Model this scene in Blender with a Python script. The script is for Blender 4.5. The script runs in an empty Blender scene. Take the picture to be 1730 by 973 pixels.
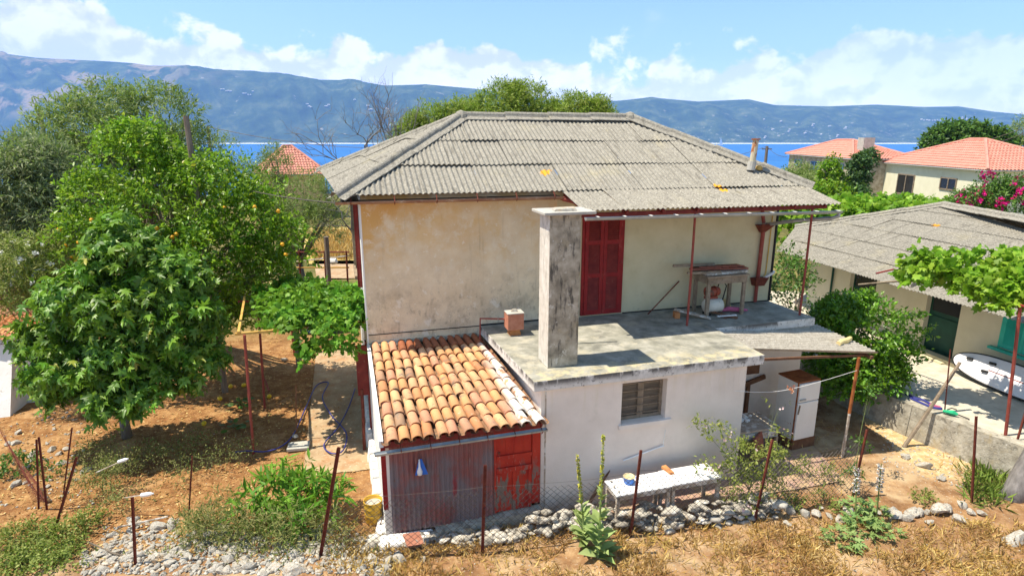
import bpy, math, random
import numpy as np
from mathutils import Vector, Matrix

# ------------------------------------------------------------------ camera
PI = math.pi
FPX, PITCH, CAMZ = 1010.0, math.radians(14.1), 6.5
sc = bpy.context.scene
cd = bpy.data.cameras.new("camera"); cam = bpy.data.objects.new("camera", cd)
sc.collection.objects.link(cam)
cam.location = (0, 0, CAMZ); cam.rotation_euler = (PI/2 - PITCH, 0, 0)
cd.sensor_width = 36; cd.lens = 36*FPX/1730; cd.clip_start = .1; cd.clip_end = 40000
sc.camera = cam

# ------------------------------------------------------------------ light
SUN_EL = math.radians(66)
SH = math.radians(9)                     # direction in which shadows fall (from +x towards +y)
EXPOSURE = 0.70
SUN_STRENGTH, SKY_STRENGTH = 5.0, 0.092
sv = sc.view_settings
sv.view_transform = 'Standard'; sv.look = 'None'; sv.exposure = EXPOSURE; sv.gamma = 1; sv.use_curve_mapping = False
sl = bpy.data.lights.new("sun", 'SUN'); so = bpy.data.objects.new("sun", sl); sc.collection.objects.link(so)
sl.energy = SUN_STRENGTH; sl.angle = math.radians(.5); sl.color = (1, .91, .74)
sdir = Vector((math.cos(SH)*math.cos(SUN_EL), math.sin(SH)*math.cos(SUN_EL), -math.sin(SUN_EL)))
so.rotation_euler = sdir.to_track_quat('-Z', 'Y').to_euler()
so.location = (-30, -5, 60)
sc.render.engine = 'CYCLES'
cy = sc.cycles
cy.use_denoising = True; cy.max_bounces = 7; cy.diffuse_bounces = 4; cy.glossy_bounces = 2
cy.transmission_bounces = 4; cy.transparent_max_bounces = 8; cy.volume_bounces = 1
cy.caustics_reflective = False; cy.caustics_refractive = False

def node(t, typ, ins=None, **props):
    n = t.nodes.new('ShaderNode' + typ)
    for k, v in props.items(): setattr(n, k, v)
    for k, v in (ins or {}).items():
        s = n.inputs[k]
        if isinstance(v, bpy.types.NodeSocket): t.links.new(v, s)
        elif isinstance(v, bpy.types.Node): t.links.new(v.outputs[0], s)
        else:
            if s.type == 'RGBA' and len(v) == 3: v = (*v, 1)
            s.default_value = v
    return n
def mth(t, op, a, b=0.0, clamp=False): return node(t, 'Math', {0: a, 1: b}, operation=op, use_clamp=clamp).outputs[0]
def ramp(t, fac, stops, interp='LINEAR'):
    n = node(t, 'ValToRGB', {0: fac}); cr = n.color_ramp; cr.interpolation = interp
    while len(cr.elements) < len(stops): cr.elements.new(.5)
    for e, (p, c) in zip(cr.elements, stops):
        e.position = p; e.color = (*c, 1) if len(c) == 3 else c
    return n.outputs[0]
def mixc(t, f, a, b, mode='MIX'):
    n = node(t, 'Mix', data_type='RGBA', blend_type=mode)
    for i, v in ((0, f), (6, a), (7, b)):
        if isinstance(v, bpy.types.NodeSocket): t.links.new(v, n.inputs[i])
        else: n.inputs[i].default_value = v if i == 0 else (*v, 1)
    return n.outputs[2]
def maprange(t, v, a, b, c=0.0, d=1.0, smooth=False):
    return node(t, 'MapRange', {0: v, 1: a, 2: b, 3: c, 4: d}, interpolation_type='SMOOTHSTEP' if smooth else 'LINEAR').outputs[0]

CLOUD = .78
# ------------------------------------------------------------------ sky
w = bpy.data.worlds.new("World"); sc.world = w; w.use_nodes = True
t = w.node_tree; t.nodes.clear()
sky = node(t, 'TexSky', sky_type='NISHITA', sun_disc=False)
sky.sun_elevation = SUN_EL
sky.sun_rotation = math.atan2(-math.cos(SH), -math.sin(SH))      # azimuth of the sun, from +y towards +x
sky.air_density = 1.0; sky.dust_density = .6; sky.ozone_density = 2.0; sky.altitude = 50
tc = node(t, 'TexCoord'); sep = node(t, 'SeparateXYZ', {0: tc.outputs['Generated']})
az = mth(t, 'ARCTAN2', sep.outputs[0], sep.outputs[1])
el = mth(t, 'ARCSINE', sep.outputs[2])
def cloudnoise(daz, dele, scale, detail, rough=.55):
    v = node(t, 'CombineXYZ', {0: mth(t, 'ADD', az, daz), 1: mth(t, 'MULTIPLY', mth(t, 'ADD', el, dele), 1.2), 2: .37})
    return node(t, 'TexNoise', {'Vector': v, 'Scale': scale, 'Detail': detail, 'Roughness': rough, 'Distortion': .15}).outputs[0]
big = cloudnoise(3.1, .2, 5.0, 3)
edge = cloudnoise(0, 0, 13, 9, .56)
lit = cloudnoise(.008, -.016, 13, 6, .54)
topel = maprange(t, az, -.8, .75, .164, .110)                      # the bank is higher to the left
topel = mth(t, 'ADD', topel, mth(t, 'MULTIPLY', mth(t, 'SUBTRACT', big, .5), .15))
d = mth(t, 'SUBTRACT', topel, el)
d = mth(t, 'ADD', mth(t, 'MULTIPLY', d, 26.0), mth(t, 'MULTIPLY', mth(t, 'SUBTRACT', edge, .5), 4.2))
dens = maprange(t, d, 0, .42, 0, 1, True)
thin = maprange(t, az, .0, .75, .97, .6)
dens = mth(t, 'MULTIPLY', dens, thin)
wisp = maprange(t, cloudnoise(1.7, .4, 6, 6, .6), .62, .80, 0, .35, True)
dens = mth(t, 'MAXIMUM', dens, mth(t, 'MULTIPLY', wisp, maprange(t, el, .1, .22)))
dens = mth(t, 'MULTIPLY', dens, maprange(t, el, -.02, .0))
light = maprange(t, mth(t, 'SUBTRACT', edge, lit), -.085, .075, 0, 1, True)
light = mth(t, 'MULTIPLY', light, maprange(t, d, 2.6, .2, .40, 1.0))
ccol = mixc(t, light, (.66, .70, .90), (1.04, 1.03, 1.05))
skyc = node(t, 'HueSaturation', {'Hue': .487, 'Saturation': 1.0, 'Value': 1.35, 'Color': sky.outputs[0]})
bg = node(t, 'Background', {0: skyc, 1: SKY_STRENGTH})
bgc = node(t, 'Background', {0: ccol, 1: maprange(t, el, .03, .20, CLOUD*1.45, CLOUD*.95)})
ms = node(t, 'MixShader', {0: dens, 1: bg.outputs[0], 2: bgc.outputs[0]})
out = node(t, 'OutputWorld', {0: ms.outputs[0]})

# ------------------------------------------------------------------ places
CAM = np.array([0, 0, CAMZ])
def ray(px, py):
    u = (px-865)/FPX; v = (486.5-py)/FPX
    return np.array([u, math.cos(PITCH)+v*math.sin(PITCH), -math.sin(PITCH)+v*math.cos(PITCH)])
def PZ(px, py, z): r = ray(px, py); return CAM + r*((z-CAMZ)/r[2])
def PY(px, py, Y): r = ray(px, py); return CAM + r*(Y/r[1])
TH = math.radians(16)                    # the house stands turned by 16 degrees
HU = np.array([math.cos(TH), math.sin(TH), 0]); HN = np.array([-math.sin(TH), math.cos(TH), 0]); HO = np.array([-3.15, 12.48, 0])
def W(a, b, z): return HO + a*HU + b*HN + np.array([0, 0, z])
def AB(p): q = np.asarray(p)-HO; return np.array([q@HU, q@HN, p[2]])
def PLN(px, py, A, n): r = ray(px, py); return CAM + r*(((A-CAM)@n)/(r@n))
def HB(px, py, b): return AB(PLN(px, py, W(0, b, 0), HN))
def HZ(px, py, z): return AB(PZ(px, py, z))
GZ = -.45

# ------------------------------------------------------------------ mesh helpers
COL = sc.collection
def V(*a): return np.array(a, float)
def unit(v): v = np.asarray(v, float); return v/(np.linalg.norm(v)+1e-12)
class MB:
    def __init__(s): s.v = []; s.f = []; s.m = []
    def add(s, vs, fs, mi=0):
        o = len(s.v); s.v += [tuple(map(float, p)) for p in vs]; s.f += [tuple(o+i for i in f) for f in fs]; s.m += [mi]*len(fs); return s
    def box(s, x0, x1, y0, y1, z0, z1, mi=0):
        return s.add([(x0,y0,z0),(x1,y0,z0),(x1,y1,z0),(x0,y1,z0),(x0,y0,z1),(x1,y0,z1),(x1,y1,z1),(x0,y1,z1)],
              [(0,3,2,1),(4,5,6,7),(0,1,5,4),(1,2,6,5),(2,3,7,6),(3,0,4,7)], mi)
    def hexa(s, b, t, mi=0):              # bottom quad, top quad (ccw from above)
        return s.add(list(b)+list(t), [(0,3,2,1),(4,5,6,7),(0,1,5,4),(1,2,6,5),(2,3,7,6),(3,0,4,7)], mi)
    def bar(s, p, q, w, h, up=(0,0,1), mi=0):
        p = np.asarray(p, float); q = np.asarray(q, float); d = unit(q-p); sd = np.cross(d, up)
        if np.linalg.norm(sd) < 1e-3: sd = np.cross(d, (1,0,0))
        sd = unit(sd)*w/2; u = unit(np.cross(sd, d))*h/2
        return s.hexa([p-sd-u, p+sd-u, q+sd-u, q-sd-u], [p-sd+u, p+sd+u, q+sd+u, q-sd+u], mi)
    def tube(s, pts, rad, n=8, cap=True, mi=0):
        pts = [np.asarray(p, float) for p in pts]
        if not hasattr(rad, '__len__'): rad = [rad]*len(pts)
        o = len(s.v); prev = None; rings = []
        for i, p in enumerate(pts):
            d = unit(pts[min(i+1, len(pts)-1)]-pts[max(i-1, 0)])
            if prev is None: a = unit(np.cross(d, (0,0,1) if abs(d[2]) < .9 else (1,0,0)))
            else: a = unit(prev-d*(prev@d))
            prev = a; b = np.cross(d, a)
            rings.append([p+rad[i]*(math.cos(2*PI*k/n)*a+math.sin(2*PI*k/n)*b) for k in range(n)])
        vs = [x for r in rings for x in r]; fs = []
        for i in range(len(pts)-1):
            for k in range(n): fs.append((i*n+k, i*n+(k+1)%n, (i+1)*n+(k+1)%n, (i+1)*n+k))
        if cap: fs += [tuple(range(n))[::-1], tuple((len(pts)-1)*n+k for k in range(n))]
        return s.add(vs, fs, mi)
    def lathe(s, prof, n=20, c=(0,0,0), mi=0):     # prof: (r, z)
        vs = [(c[0]+r*math.cos(2*PI*k/n), c[1]+r*math.sin(2*PI*k/n), c[2]+z) for r, z in prof for k in range(n)]; fs = []
        for i in range(len(prof)-1):
            for k in range(n): fs.append((i*n+k, i*n+(k+1)%n, (i+1)*n+(k+1)%n, (i+1)*n+k))
        return s.add(vs, fs, mi)
    def prism(s, poly, z0, z1, mi=0):
        n = len(poly); vs = [(x, y, z0) for x, y in poly]+[(x, y, z1) for x, y in poly]
        return s.add(vs, [tuple(range(n))[::-1], tuple(range(n, 2*n))]+[(i, (i+1)%n, n+(i+1)%n, n+i) for i in range(n)], mi)
    def quad(s, a, b, c, d, mi=0): return s.add([a, b, c, d], [(0,1,2,3)], mi)
    def build(s, name, mat, parent=None, smooth=False, bevel=0):
        me = bpy.data.meshes.new(name); me.from_pydata(s.v, [], s.f)
        for m in (mat if isinstance(mat, (list, tuple)) else [mat]): me.materials.append(m)
        if any(s.m): me.polygons.foreach_set('material_index', s.m)
        if smooth: me.polygons.foreach_set('use_smooth', [True]*len(s.f))
        me.update()
        o = bpy.data.objects.new(name, me); COL.objects.link(o); o.parent = parent
        if bevel:
            b = o.modifiers.new('bevel', 'BEVEL'); b.width = bevel; b.segments = 2; b.limit_method = 'ANGLE'
        return o
def tag(o, label=None, cat=None, group=None, kind=None):
    if label: o['label'] = label
    if cat: o['category'] = cat
    if group: o['group'] = group
    if kind: o['kind'] = kind
    return o
def thing(name, label, cat, loc=(0,0,0), rz=0, group=None):
    o = bpy.data.objects.new(name, None); COL.objects.link(o); o.location = tuple(map(float, loc)); o.rotation_euler = (0, 0, rz)
    o.empty_display_size = .2
    return tag(o, label, cat, group)
def hthing(name, label, cat, a, b, z, rz=0, group=None): return thing(name, label, cat, W(a, b, z), TH+rz, group)
def dup(root, loc, rz=None, label=None, scale=None):
    r = root.copy(); COL.objects.link(r); r.location = tuple(map(float, loc))
    if rz is not None: r.rotation_euler = (root.rotation_euler[0], root.rotation_euler[1], rz) if not hasattr(rz, '__len__') else rz
    if scale is not None: r.scale = scale if hasattr(scale, '__len__') else (scale,)*3
    if label: r['label'] = label
    for ch in list(root.children):
        c = ch.copy(); COL.objects.link(c); c.parent = r
        for g in ch.children: d_ = g.copy(); COL.objects.link(d_); d_.parent = c
    return r
def fastmesh(name, mat, verts, faces_idx, k, parent=None, smooth=False, kind=None):
    """verts (N,3), faces_idx (M,k) index array"""
    me = bpy.data.meshes.new(name); nf = len(faces_idx)
    me.vertices.add(len(verts)); me.vertices.foreach_set('co', np.ascontiguousarray(verts, np.float32).ravel())
    me.loops.add(nf*k); me.loops.foreach_set('vertex_index', np.ascontiguousarray(faces_idx, np.int32).ravel())
    me.polygons.add(nf); me.polygons.foreach_set('loop_start', np.arange(0, nf*k, k, dtype=np.int32))
    me.polygons.foreach_set('loop_total', np.full(nf, k, np.int32))
    if smooth: me.polygons.foreach_set('use_smooth', np.ones(nf, bool))
    me.update(calc_edges=True); me.validate()
    me.materials.append(mat)
    o = bpy.data.objects.new(name, me); COL.objects.link(o); o.parent = parent
    if kind: o['kind'] = kind
    return o

# ------------------------------------------------------------------ materials
def surf(name, stops, scale=4, detail=6, rough=.85, bump=0, bscale=40, spec=.25, layers=(), st=(1,1,1), metal=0, rnd=0, nrough=.6, coord='Object'):
    m = bpy.data.materials.new(name); m.use_nodes = True; t = m.node_tree; t.nodes.clear()
    tc = node(t, 'TexCoord').outputs[coord]
    def nz(s, stv, off=0, det=detail, r=nrough):
        mp = node(t, 'Mapping', {'Vector': tc, 'Location': (off, off*1.7, off*.6), 'Scale': stv})
        return node(t, 'TexNoise', {'Vector': mp, 'Scale': s, 'Detail': det, 'Roughness': r}).outputs[0]
    col = ramp(t, nz(scale, st), [(.3+.4*p, c) for p, c in stops])
    sx = node(t, 'SeparateXYZ', {0: tc})
    for i, L in enumerate(layers):
        msk = maprange(t, nz(L.get('s', 5), L.get('st', (1,1,1)), 3.1*(i+1), L.get('d', 6), L.get('r', .65)), L['lo'], L['hi'], 0, L.get('a', 1), True)
        for ax, i_ in (('x', 0), ('y', 1), ('z', 2)):
            if ax in L: msk = mth(t, 'MULTIPLY', msk, maprange(t, sx.outputs[i_], L[ax][0], L[ax][1], 0, 1, True))
        col = mixc(t, msk, col, L['c'])
    if rnd:
        g = node(t, 'NewGeometry').outputs['Random Per Island']
        col = node(t, 'HueSaturation', {'Value': maprange(t, g, 0, 1, 1-rnd, 1+rnd), 'Color': col}).outputs[0]
    b = node(t, 'BsdfPrincipled', {'Base Color': col, 'Roughness': rough, 'Specular IOR Level': spec, 'Metallic': metal})
    if bump:
        bn = node(t, 'Bump', {'Strength': 1.0, 'Distance': bump, 'Height': nz(bscale, st, 9.3, 5, .65)})
        t.links.new(bn.outputs[0], b.inputs['Normal'])
    node(t, 'OutputMaterial', {0: b.outputs[0]})
    return m
def islandmat(name, stops, rough=.8, bump=0, bscale=40, spec=.2, layers=()):
    """colour picked per loose piece"""
    m = surf(name, [(0, (.5,.5,.5)), (1, (.5,.5,.5))], rough=rough, bump=bump, bscale=bscale, spec=spec, layers=layers)
    t = m.node_tree; g = node(t, 'NewGeometry').outputs['Random Per Island']
    c0 = ramp(t, g, stops)
    r0 = [n for n in t.nodes if n.type == 'VALTORGB'][0]
    for l in list(r0.outputs[0].links): t.links.new(c0, l.to_socket)
    return m
def leafmat(name, stops, trans=.3, rough=.5, spec=.3, tcol=(.25,.45,.04)):
    m = bpy.data.materials.new(name); m.use_nodes = True; t = m.node_tree; t.nodes.clear()
    g = node(t, 'NewGeometry').outputs['Random Per Island']
    c = ramp(t, g, stops)
    tcn = node(t, 'TexCoord').outputs['Object']
    nzf = node(t, 'TexNoise', {'Vector': tcn, 'Scale': 1.6, 'Detail': 3}).outputs[0]
    c = node(t, 'HueSaturation', {'Hue': maprange(t, nzf, .3, .7, .485, .515), 'Value': maprange(t, nzf, .3, .7, .8, 1.2), 'Color': c}).outputs[0]
    b = node(t, 'BsdfPrincipled', {'Base Color': c, 'Roughness': rough, 'Specular IOR Level': spec})
    tr = node(t, 'BsdfTranslucent', {0: mixc(t, .55, c, tcol)})
    ms = node(t, 'MixShader', {0: trans, 1: b.outputs[0], 2: tr.outputs[0]})
    node(t, 'OutputMaterial', {0: ms.outputs[0]})
    return m
def plain(name, c, rough=.6, spec=.3, metal=0, wear=None, var=.12, s=6, bump=0):
    c = np.array(c); lo = tuple(c*(1-var)); hi = tuple(np.minimum(c*(1+var), .95))
    lay = [] if wear is None else [dict(c=wear[0], s=wear[1], lo=wear[2], hi=wear[2]+.08)]
    return surf(name, [(0, lo), (1, hi)], scale=s, rough=rough, spec=spec, metal=metal, layers=lay, bump=bump)
M = {}
M['roof'] = surf('fibre_cement', [(0,(.115,.105,.09)),(.5,(.265,.245,.207)),(1,(.45,.42,.36))], scale=17, detail=10, nrough=.82, bump=.008, bscale=80,
    layers=[dict(c=(.60,.57,.48), s=34, lo=.58, hi=.66, a=.8), dict(c=(.09,.08,.065), s=7, st=(2,.22,.22), lo=.53, hi=.68, a=.6), dict(c=(.10,.09,.08), s=2.6, lo=.56, hi=.80, a=.55), dict(c=(.07,.065,.06), s=26, lo=.60, hi=.68, a=.85),
            dict(c=(.40,.35,.22), s=1.0, lo=.54, hi=.72, a=.4), dict(c=(.72,.32,.03), s=1.05, d=2, lo=.745, hi=.76)])
M['canopy'] = surf('pale_fibre_cement', [(0,(.24,.21,.17)),(.5,(.42,.38,.32)),(1,(.60,.56,.48))], scale=17, detail=10, nrough=.8, bump=.006, bscale=80, layers=[dict(c=(.12,.11,.09), s=26, lo=.60, hi=.68, a=.8), dict(c=(.15,.13,.10), s=9, st=(.25,3,.25), lo=.54, hi=.68, a=.5)])
M['stain'] = surf('stained_plaster', [(0,(.64,.515,.345)),(1,(.80,.685,.50))], scale=1.5, detail=8, bump=.004, bscale=30, layers=[
    dict(c=(.64,.36,.10), s=.8, lo=.40, hi=.62, a=.85, z=(3.5,4.5), x=(3.6,.6)),
    dict(c=(.68,.44,.16), s=2.2, lo=.42, hi=.66, a=.55, z=(3.2,4.6)),
    dict(c=(.76,.68,.54), s=1.9, lo=.52, hi=.66, a=.6, z=(3.0,3.6)),
    dict(c=(.30,.235,.17), s=2.0, lo=.44, hi=.70, a=.45, z=(4.3,2.7)),
    dict(c=(.20,.16,.125), s=8, st=(1,1,.6), lo=.52, hi=.70, a=.45, z=(4.1,2.6)),
    dict(c=(.27,.21,.15), s=5, st=(2.2,2.2,.12), lo=.58, hi=.70, a=.25, z=(5.4,4.2)), dict(c=(.84,.79,.70), s=3.2, lo=.58, hi=.66, a=.5, z=(4.2,3.2)),
    dict(c=(.80,.74,.64), s=10, lo=.60, hi=.68, a=.6), dict(c=(.13,.105,.085), s=26, lo=.60, hi=.70, a=.7, z=(4.0,2.3))])
M['cream'] = surf('cream_plaster', [(0,(.56,.50,.32)),(1,(.64,.58,.40))], scale=2, bump=.002, bscale=40, layers=[
    dict(c=(.42,.36,.22), s=3.5, lo=.55, hi=.75, a=.3), dict(c=(.3,.28,.24), s=8, lo=.55, hi=.7, a=.5, z=(2.9,2.3))])
M['white'] = surf('white_plaster', [(0,(.70,.62,.55)),(1,(.80,.715,.645))], scale=2.2, bump=.003, bscale=35, layers=[
    dict(c=(.58,.53,.46), s=2.6, lo=.56, hi=.75, a=.4), dict(c=(.45,.40,.33), s=7, lo=.52, hi=.7, a=.6, z=(.3,-.5)),
    dict(c=(.66,.58,.42), s=6, st=(1.5,1.5,.15), lo=.50, hi=.70, a=.4, z=(1.2,2.1)), dict(c=(.50,.44,.36), s=11, st=(1.6,1.6,.12), lo=.58, hi=.68, a=.25, z=(1.0,2.1)), dict(c=(.40,.28,.17), s=5, lo=.42, hi=.62, a=.6, z=(.1,-.45))])
M['lime'] = surf('limewash', [(0,(.74,.73,.71)),(1,(.84,.83,.81))], scale=3, bump=.008, bscale=12, layers=[
    dict(c=(.42,.38,.32), s=9, st=(1,1,.5), lo=.60, hi=.70, a=.7), dict(c=(.3,.27,.23), s=25, lo=.66, hi=.72, a=.8)])
M['chim'] = surf('weathered_render', [(0,(.20,.175,.135)),(.5,(.36,.32,.25)),(1,(.52,.47,.39))], scale=5, detail=9, bump=.008, bscale=30, layers=[
    dict(c=(.06,.055,.05), s=5, st=(1.6,1.6,.35), lo=.51, hi=.64, a=.85), dict(c=(.62,.59,.53), s=7, lo=.60, hi=.68, a=.7),
    dict(c=(.48,.39,.22), s=3, lo=.55, hi=.7, a=.35), dict(c=(.08,.08,.07), s=32, lo=.62, hi=.69, a=.7)])
M['chimlit'] = surf('sunlit_render', [(0,(.52,.48,.42)),(1,(.74,.70,.64))], scale=6, detail=9, bump=.008, bscale=30, layers=[
    dict(c=(.13,.12,.11), s=8, st=(1.5,1.5,.25), lo=.56, hi=.68, a=.75)])  # paler copy of the chimney render, sunlit brightness put into the colour
M['slab'] = surf('terrace_concrete', [(0,(.19,.185,.15)),(.5,(.29,.28,.235)),(1,(.41,.39,.335))], scale=3, detail=8, bump=.004, bscale=45, layers=[
    dict(c=(.56,.47,.27), s=4.5, lo=.44, hi=.60, a=.75, y=(-2.6,-3.4)), dict(c=(.10,.10,.09), s=2.3, lo=.50, hi=.70, a=.6), dict(c=(.50,.45,.34), s=1.7, lo=.54, hi=.66, a=.5),
    dict(c=(.62,.56,.40), s=24, lo=.64, hi=.70, a=.7), dict(c=(.16,.15,.14), s=30, lo=.63, hi=.70, a=.6)])
M['slabedge'] = surf('slab_edge', [(0,(.55,.53,.50)),(1,(.74,.72,.69))], scale=5, bump=.006, bscale=30, layers=[
    dict(c=(.07,.065,.06), s=3.2, st=(1,1,.4), lo=.42, hi=.56, a=.9, z=(2.14,2.27)), dict(c=(.12,.11,.10), s=16, lo=.56, hi=.66, a=.8)])
M['conc'] = surf('concrete', [(0,(.36,.34,.30)),(1,(.52,.50,.45))], scale=4, detail=8, bump=.006, bscale=40, layers=[dict(c=(.2,.19,.17), s=6, lo=.58, hi=.7, a=.6)])
M['red'] = surf('red_paint', [(0,(.20,.010,.013)),(1,(.30,.018,.018))], scale=4, rough=.6, layers=[dict(c=(.36,.09,.07), s=7, st=(1,1,.5), lo=.56, hi=.70, a=.5), dict(c=(.10,.015,.012), s=18, lo=.58, hi=.66, a=.6),dict(c=(.20,.012,.015), s=9, lo=.55, hi=.7, a=.5)])
M['maroon'] = surf('maroon_paint', [(0,(.16,.02,.018)),(1,(.26,.04,.03))], scale=6, rough=.55, layers=[dict(c=(.30,.15,.09), s=14, lo=.60, hi=.7, a=.7)])
M['doorred'] = surf('peeling_red_paint', [(0,(.34,.018,.012)),(1,(.46,.04,.02))], scale=3, rough=.6, layers=[
    dict(c=(.17,.145,.12), s=6, st=(1.6,1.6,.5), lo=.53, hi=.57, a=.95, z=(.9,.4)), dict(c=(.36,.33,.28), s=22, st=(2,2,.3), lo=.62, hi=.66, a=.8, z=(1.3,.7)),
    dict(c=(.24,.05,.03), s=5, st=(2,2,.3), lo=.58, hi=.68, a=.5)], bump=.002)
M['tin'] = surf('rusty_tin', [(0,(.19,.06,.055)),(1,(.29,.11,.10))], scale=3, st=(1,1,.3), rough=.6, metal=.15, spec=.4, layers=[
    dict(c=(.17,.165,.185), s=2.1, st=(1,1,.6), lo=.38, hi=.60, a=.85, z=(1.35,.9)), dict(c=(.30,.02,.035), s=2.7, st=(1.5,1,.4), lo=.55, hi=.64, a=.8, x=(.5,1.3)),
    dict(c=(.52,.50,.47), s=8, st=(3,1,.13), lo=.66, hi=.70, a=.8), dict(c=(.20,.08,.03), s=10, lo=.6, hi=.7, a=.6)])
M['tile'] = islandmat('terracotta', [(0,(.50,.22,.10)),(.2,(.64,.32,.14)),(.4,(.68,.38,.17)),(.55,(.60,.28,.17)),(.75,(.70,.43,.21)),(.9,(.62,.29,.17)),(1,(.40,.25,.15))], bump=.003, bscale=50, layers=[
    dict(c=(.20,.165,.13), s=3.1, lo=.56, hi=.68, a=.75), dict(c=(.15,.13,.11), s=30, lo=.57, hi=.66, a=.6), dict(c=(.74,.62,.46), s=9, lo=.62, hi=.70, a=.5), dict(c=(.80,.77,.72), s=4, lo=.40, hi=.48, a=.9, x=(2.25,2.5))])
M['tiledk'] = surf('dark_terracotta', [(0,(.26,.08,.035)),(1,(.36,.13,.06))], scale=6, bump=.003)
M['tilech'] = surf('dirty_channel_tile', [(0,(.16,.09,.05)),(1,(.34,.18,.10))], scale=8, layers=[dict(c=(.10,.085,.06), s=12, lo=.5, hi=.62, a=.8)])
M['redroof'] = surf('red_roof_tile', [(0,(.50,.20,.15)),(1,(.62,.30,.235))], scale=3, bump=.01, bscale=12, layers=[dict(c=(.36,.12,.09), s=7, lo=.55, hi=.7, a=.5), dict(c=(.70,.42,.33), s=12, lo=.6, hi=.7, a=.6)])
M['galv'] = surf('galvanised', [(0,(.30,.32,.33)),(1,(.46,.48,.49))], scale=5, rough=.45, metal=.5, spec=.5, layers=[dict(c=(.22,.12,.07), s=7, lo=.62, hi=.7, a=.7)])
M['brownpipe'] = surf('brown_gutter', [(0,(.22,.10,.06)),(1,(.36,.22,.14))], scale=3, rough=.5, layers=[dict(c=(.48,.42,.33), s=4, lo=.55, hi=.65, a=.7)])
M['rust'] = surf('rusty_iron', [(0,(.10,.022,.016)),(1,(.20,.05,.03))], scale=9, rough=.8, bump=.002, layers=[dict(c=(.28,.11,.045), s=16, lo=.58, hi=.68, a=.7)])
M['redpole'] = surf('red_pole', [(0,(.22,.045,.035)),(1,(.33,.075,.055))], scale=6, rough=.6, layers=[dict(c=(.45,.35,.28), s=12, lo=.62, hi=.68, a=.6), dict(c=(.16,.06,.03), s=9, lo=.55, hi=.65, a=.7)])
M['oldwood'] = surf('grey_wood', [(0,(.17,.13,.09)),(1,(.34,.27,.20))], scale=5, st=(1,1,1), bump=.003, bscale=30, layers=[dict(c=(.10,.075,.05), s=22, lo=.56, hi=.66, a=.7)])
M['brownwood'] = surf('brown_wood', [(0,(.12,.055,.03)),(1,(.22,.11,.06))], scale=7, bump=.002)
M['redwood'] = surf('reddish_wood', [(0,(.22,.07,.045)),(1,(.32,.12,.08))], scale=7, bump=.002)
M['yellowwood'] = surf('yellow_wood', [(0,(.48,.28,.06)),(1,(.62,.40,.12))], scale=7, bump=.002, layers=[dict(c=(.40,.14,.05), s=10, lo=.55, hi=.65)])
M['stone'] = surf('limestone', [(0,(.22,.20,.17)),(.5,(.39,.365,.32)),(1,(.58,.55,.49))], scale=5, detail=10, nrough=.75, bump=.014, bscale=18, rnd=.2, layers=[
    dict(c=(.10,.095,.09), s=7, lo=.56, hi=.66, a=.8), dict(c=(.42,.29,.16), s=3.6, lo=.50, hi=.66, a=.65), dict(c=(.72,.70,.64), s=13, lo=.61, hi=.66, a=.6)])
M['stoned'] = surf('old_wall_stone', [(0,(.20,.175,.14)),(.5,(.40,.365,.31)),(1,(.64,.60,.52))], scale=4.5, detail=10, nrough=.75, bump=.016, bscale=16, rnd=.2, layers=[
    dict(c=(.06,.055,.05), s=6, lo=.53, hi=.62, a=.85), dict(c=(.76,.73,.67), s=9, lo=.57, hi=.63, a=.75), dict(c=(.42,.28,.13), s=3, lo=.56, hi=.68, a=.6)])
M['retain'] = surf('retaining_concrete', [(0,(.22,.20,.16)),(.5,(.36,.33,.27)),(1,(.48,.45,.38))], scale=5, detail=9, bump=.02, bscale=16, layers=[
    dict(c=(.12,.11,.09), s=8, lo=.56, hi=.66, a=.7), dict(c=(.62,.60,.54), s=16, lo=.60, hi=.67, a=.6), dict(c=(.36,.27,.13), s=3, lo=.55, hi=.7, a=.5)])
M['bark'] = surf('bark', [(0,(.10,.08,.06)),(1,(.22,.18,.14))], scale=14, st=(1,1,.25), bump=.012, bscale=22)
M['greybark'] = surf('grey_bark', [(0,(.12,.11,.105)),(1,(.27,.25,.24))], scale=14, st=(1,1,.25), bump=.008, bscale=22)
M['green'] = surf('green_paint', [(0,(.03,.44,.35)),(1,(.05,.55,.44))], scale=3, rough=.5, layers=[dict(c=(.02,.14,.10), s=8, lo=.6, hi=.7, a=.5)])
M['dkgreen'] = surf('dark_green_paint', [(0,(.008,.05,.035)),(1,(.015,.085,.055))], scale=3, rough=.5)
M['dark'] = plain('dark_glass', (.02,.02,.022), rough=.2, spec=.5)
M['slat'] = surf('shutter_slats', [(0,(.10,.08,.06)),(1,(.20,.165,.125))], scale=9, st=(.3,.3,3))
M['black'] = plain('black_rubber', (.015,.015,.016), rough=.6)
M['wire'] = plain('fence_wire', (.10,.085,.075), rough=.6, metal=.3)
M['enamel'] = surf('white_enamel', [(0,(.72,.70,.65)),(1,(.80,.78,.73))], scale=2, rough=.35, spec=.5, layers=[dict(c=(.36,.16,.05), s=7, lo=.64, hi=.7, a=.8)])
M['rusttop'] = surf('rust_sheet', [(0,(.26,.075,.02)),(1,(.40,.14,.045))], scale=5, rough=.8, bump=.001, layers=[dict(c=(.16,.045,.015), s=4, lo=.5, hi=.65, a=.8)])
M['shelfwhite'] = surf('white_board', [(0,(.74,.74,.73)),(1,(.82,.82,.81))], scale=3, rough=.4, layers=[dict(c=(.55,.50,.42), s=9, lo=.62, hi=.7, a=.6)])
M['tablewood'] = surf('weathered_table', [(0,(.30,.24,.18)),(1,(.50,.42,.34))], scale=8, bump=.003, layers=[dict(c=(.70,.68,.64), s=9, lo=.50, hi=.58, a=.8), dict(c=(.20,.10,.05), s=14, lo=.58, hi=.66, a=.7)])
M['blue'] = plain('blue_enamel', (.03,.16,.55), rough=.35, spec=.5)
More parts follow.
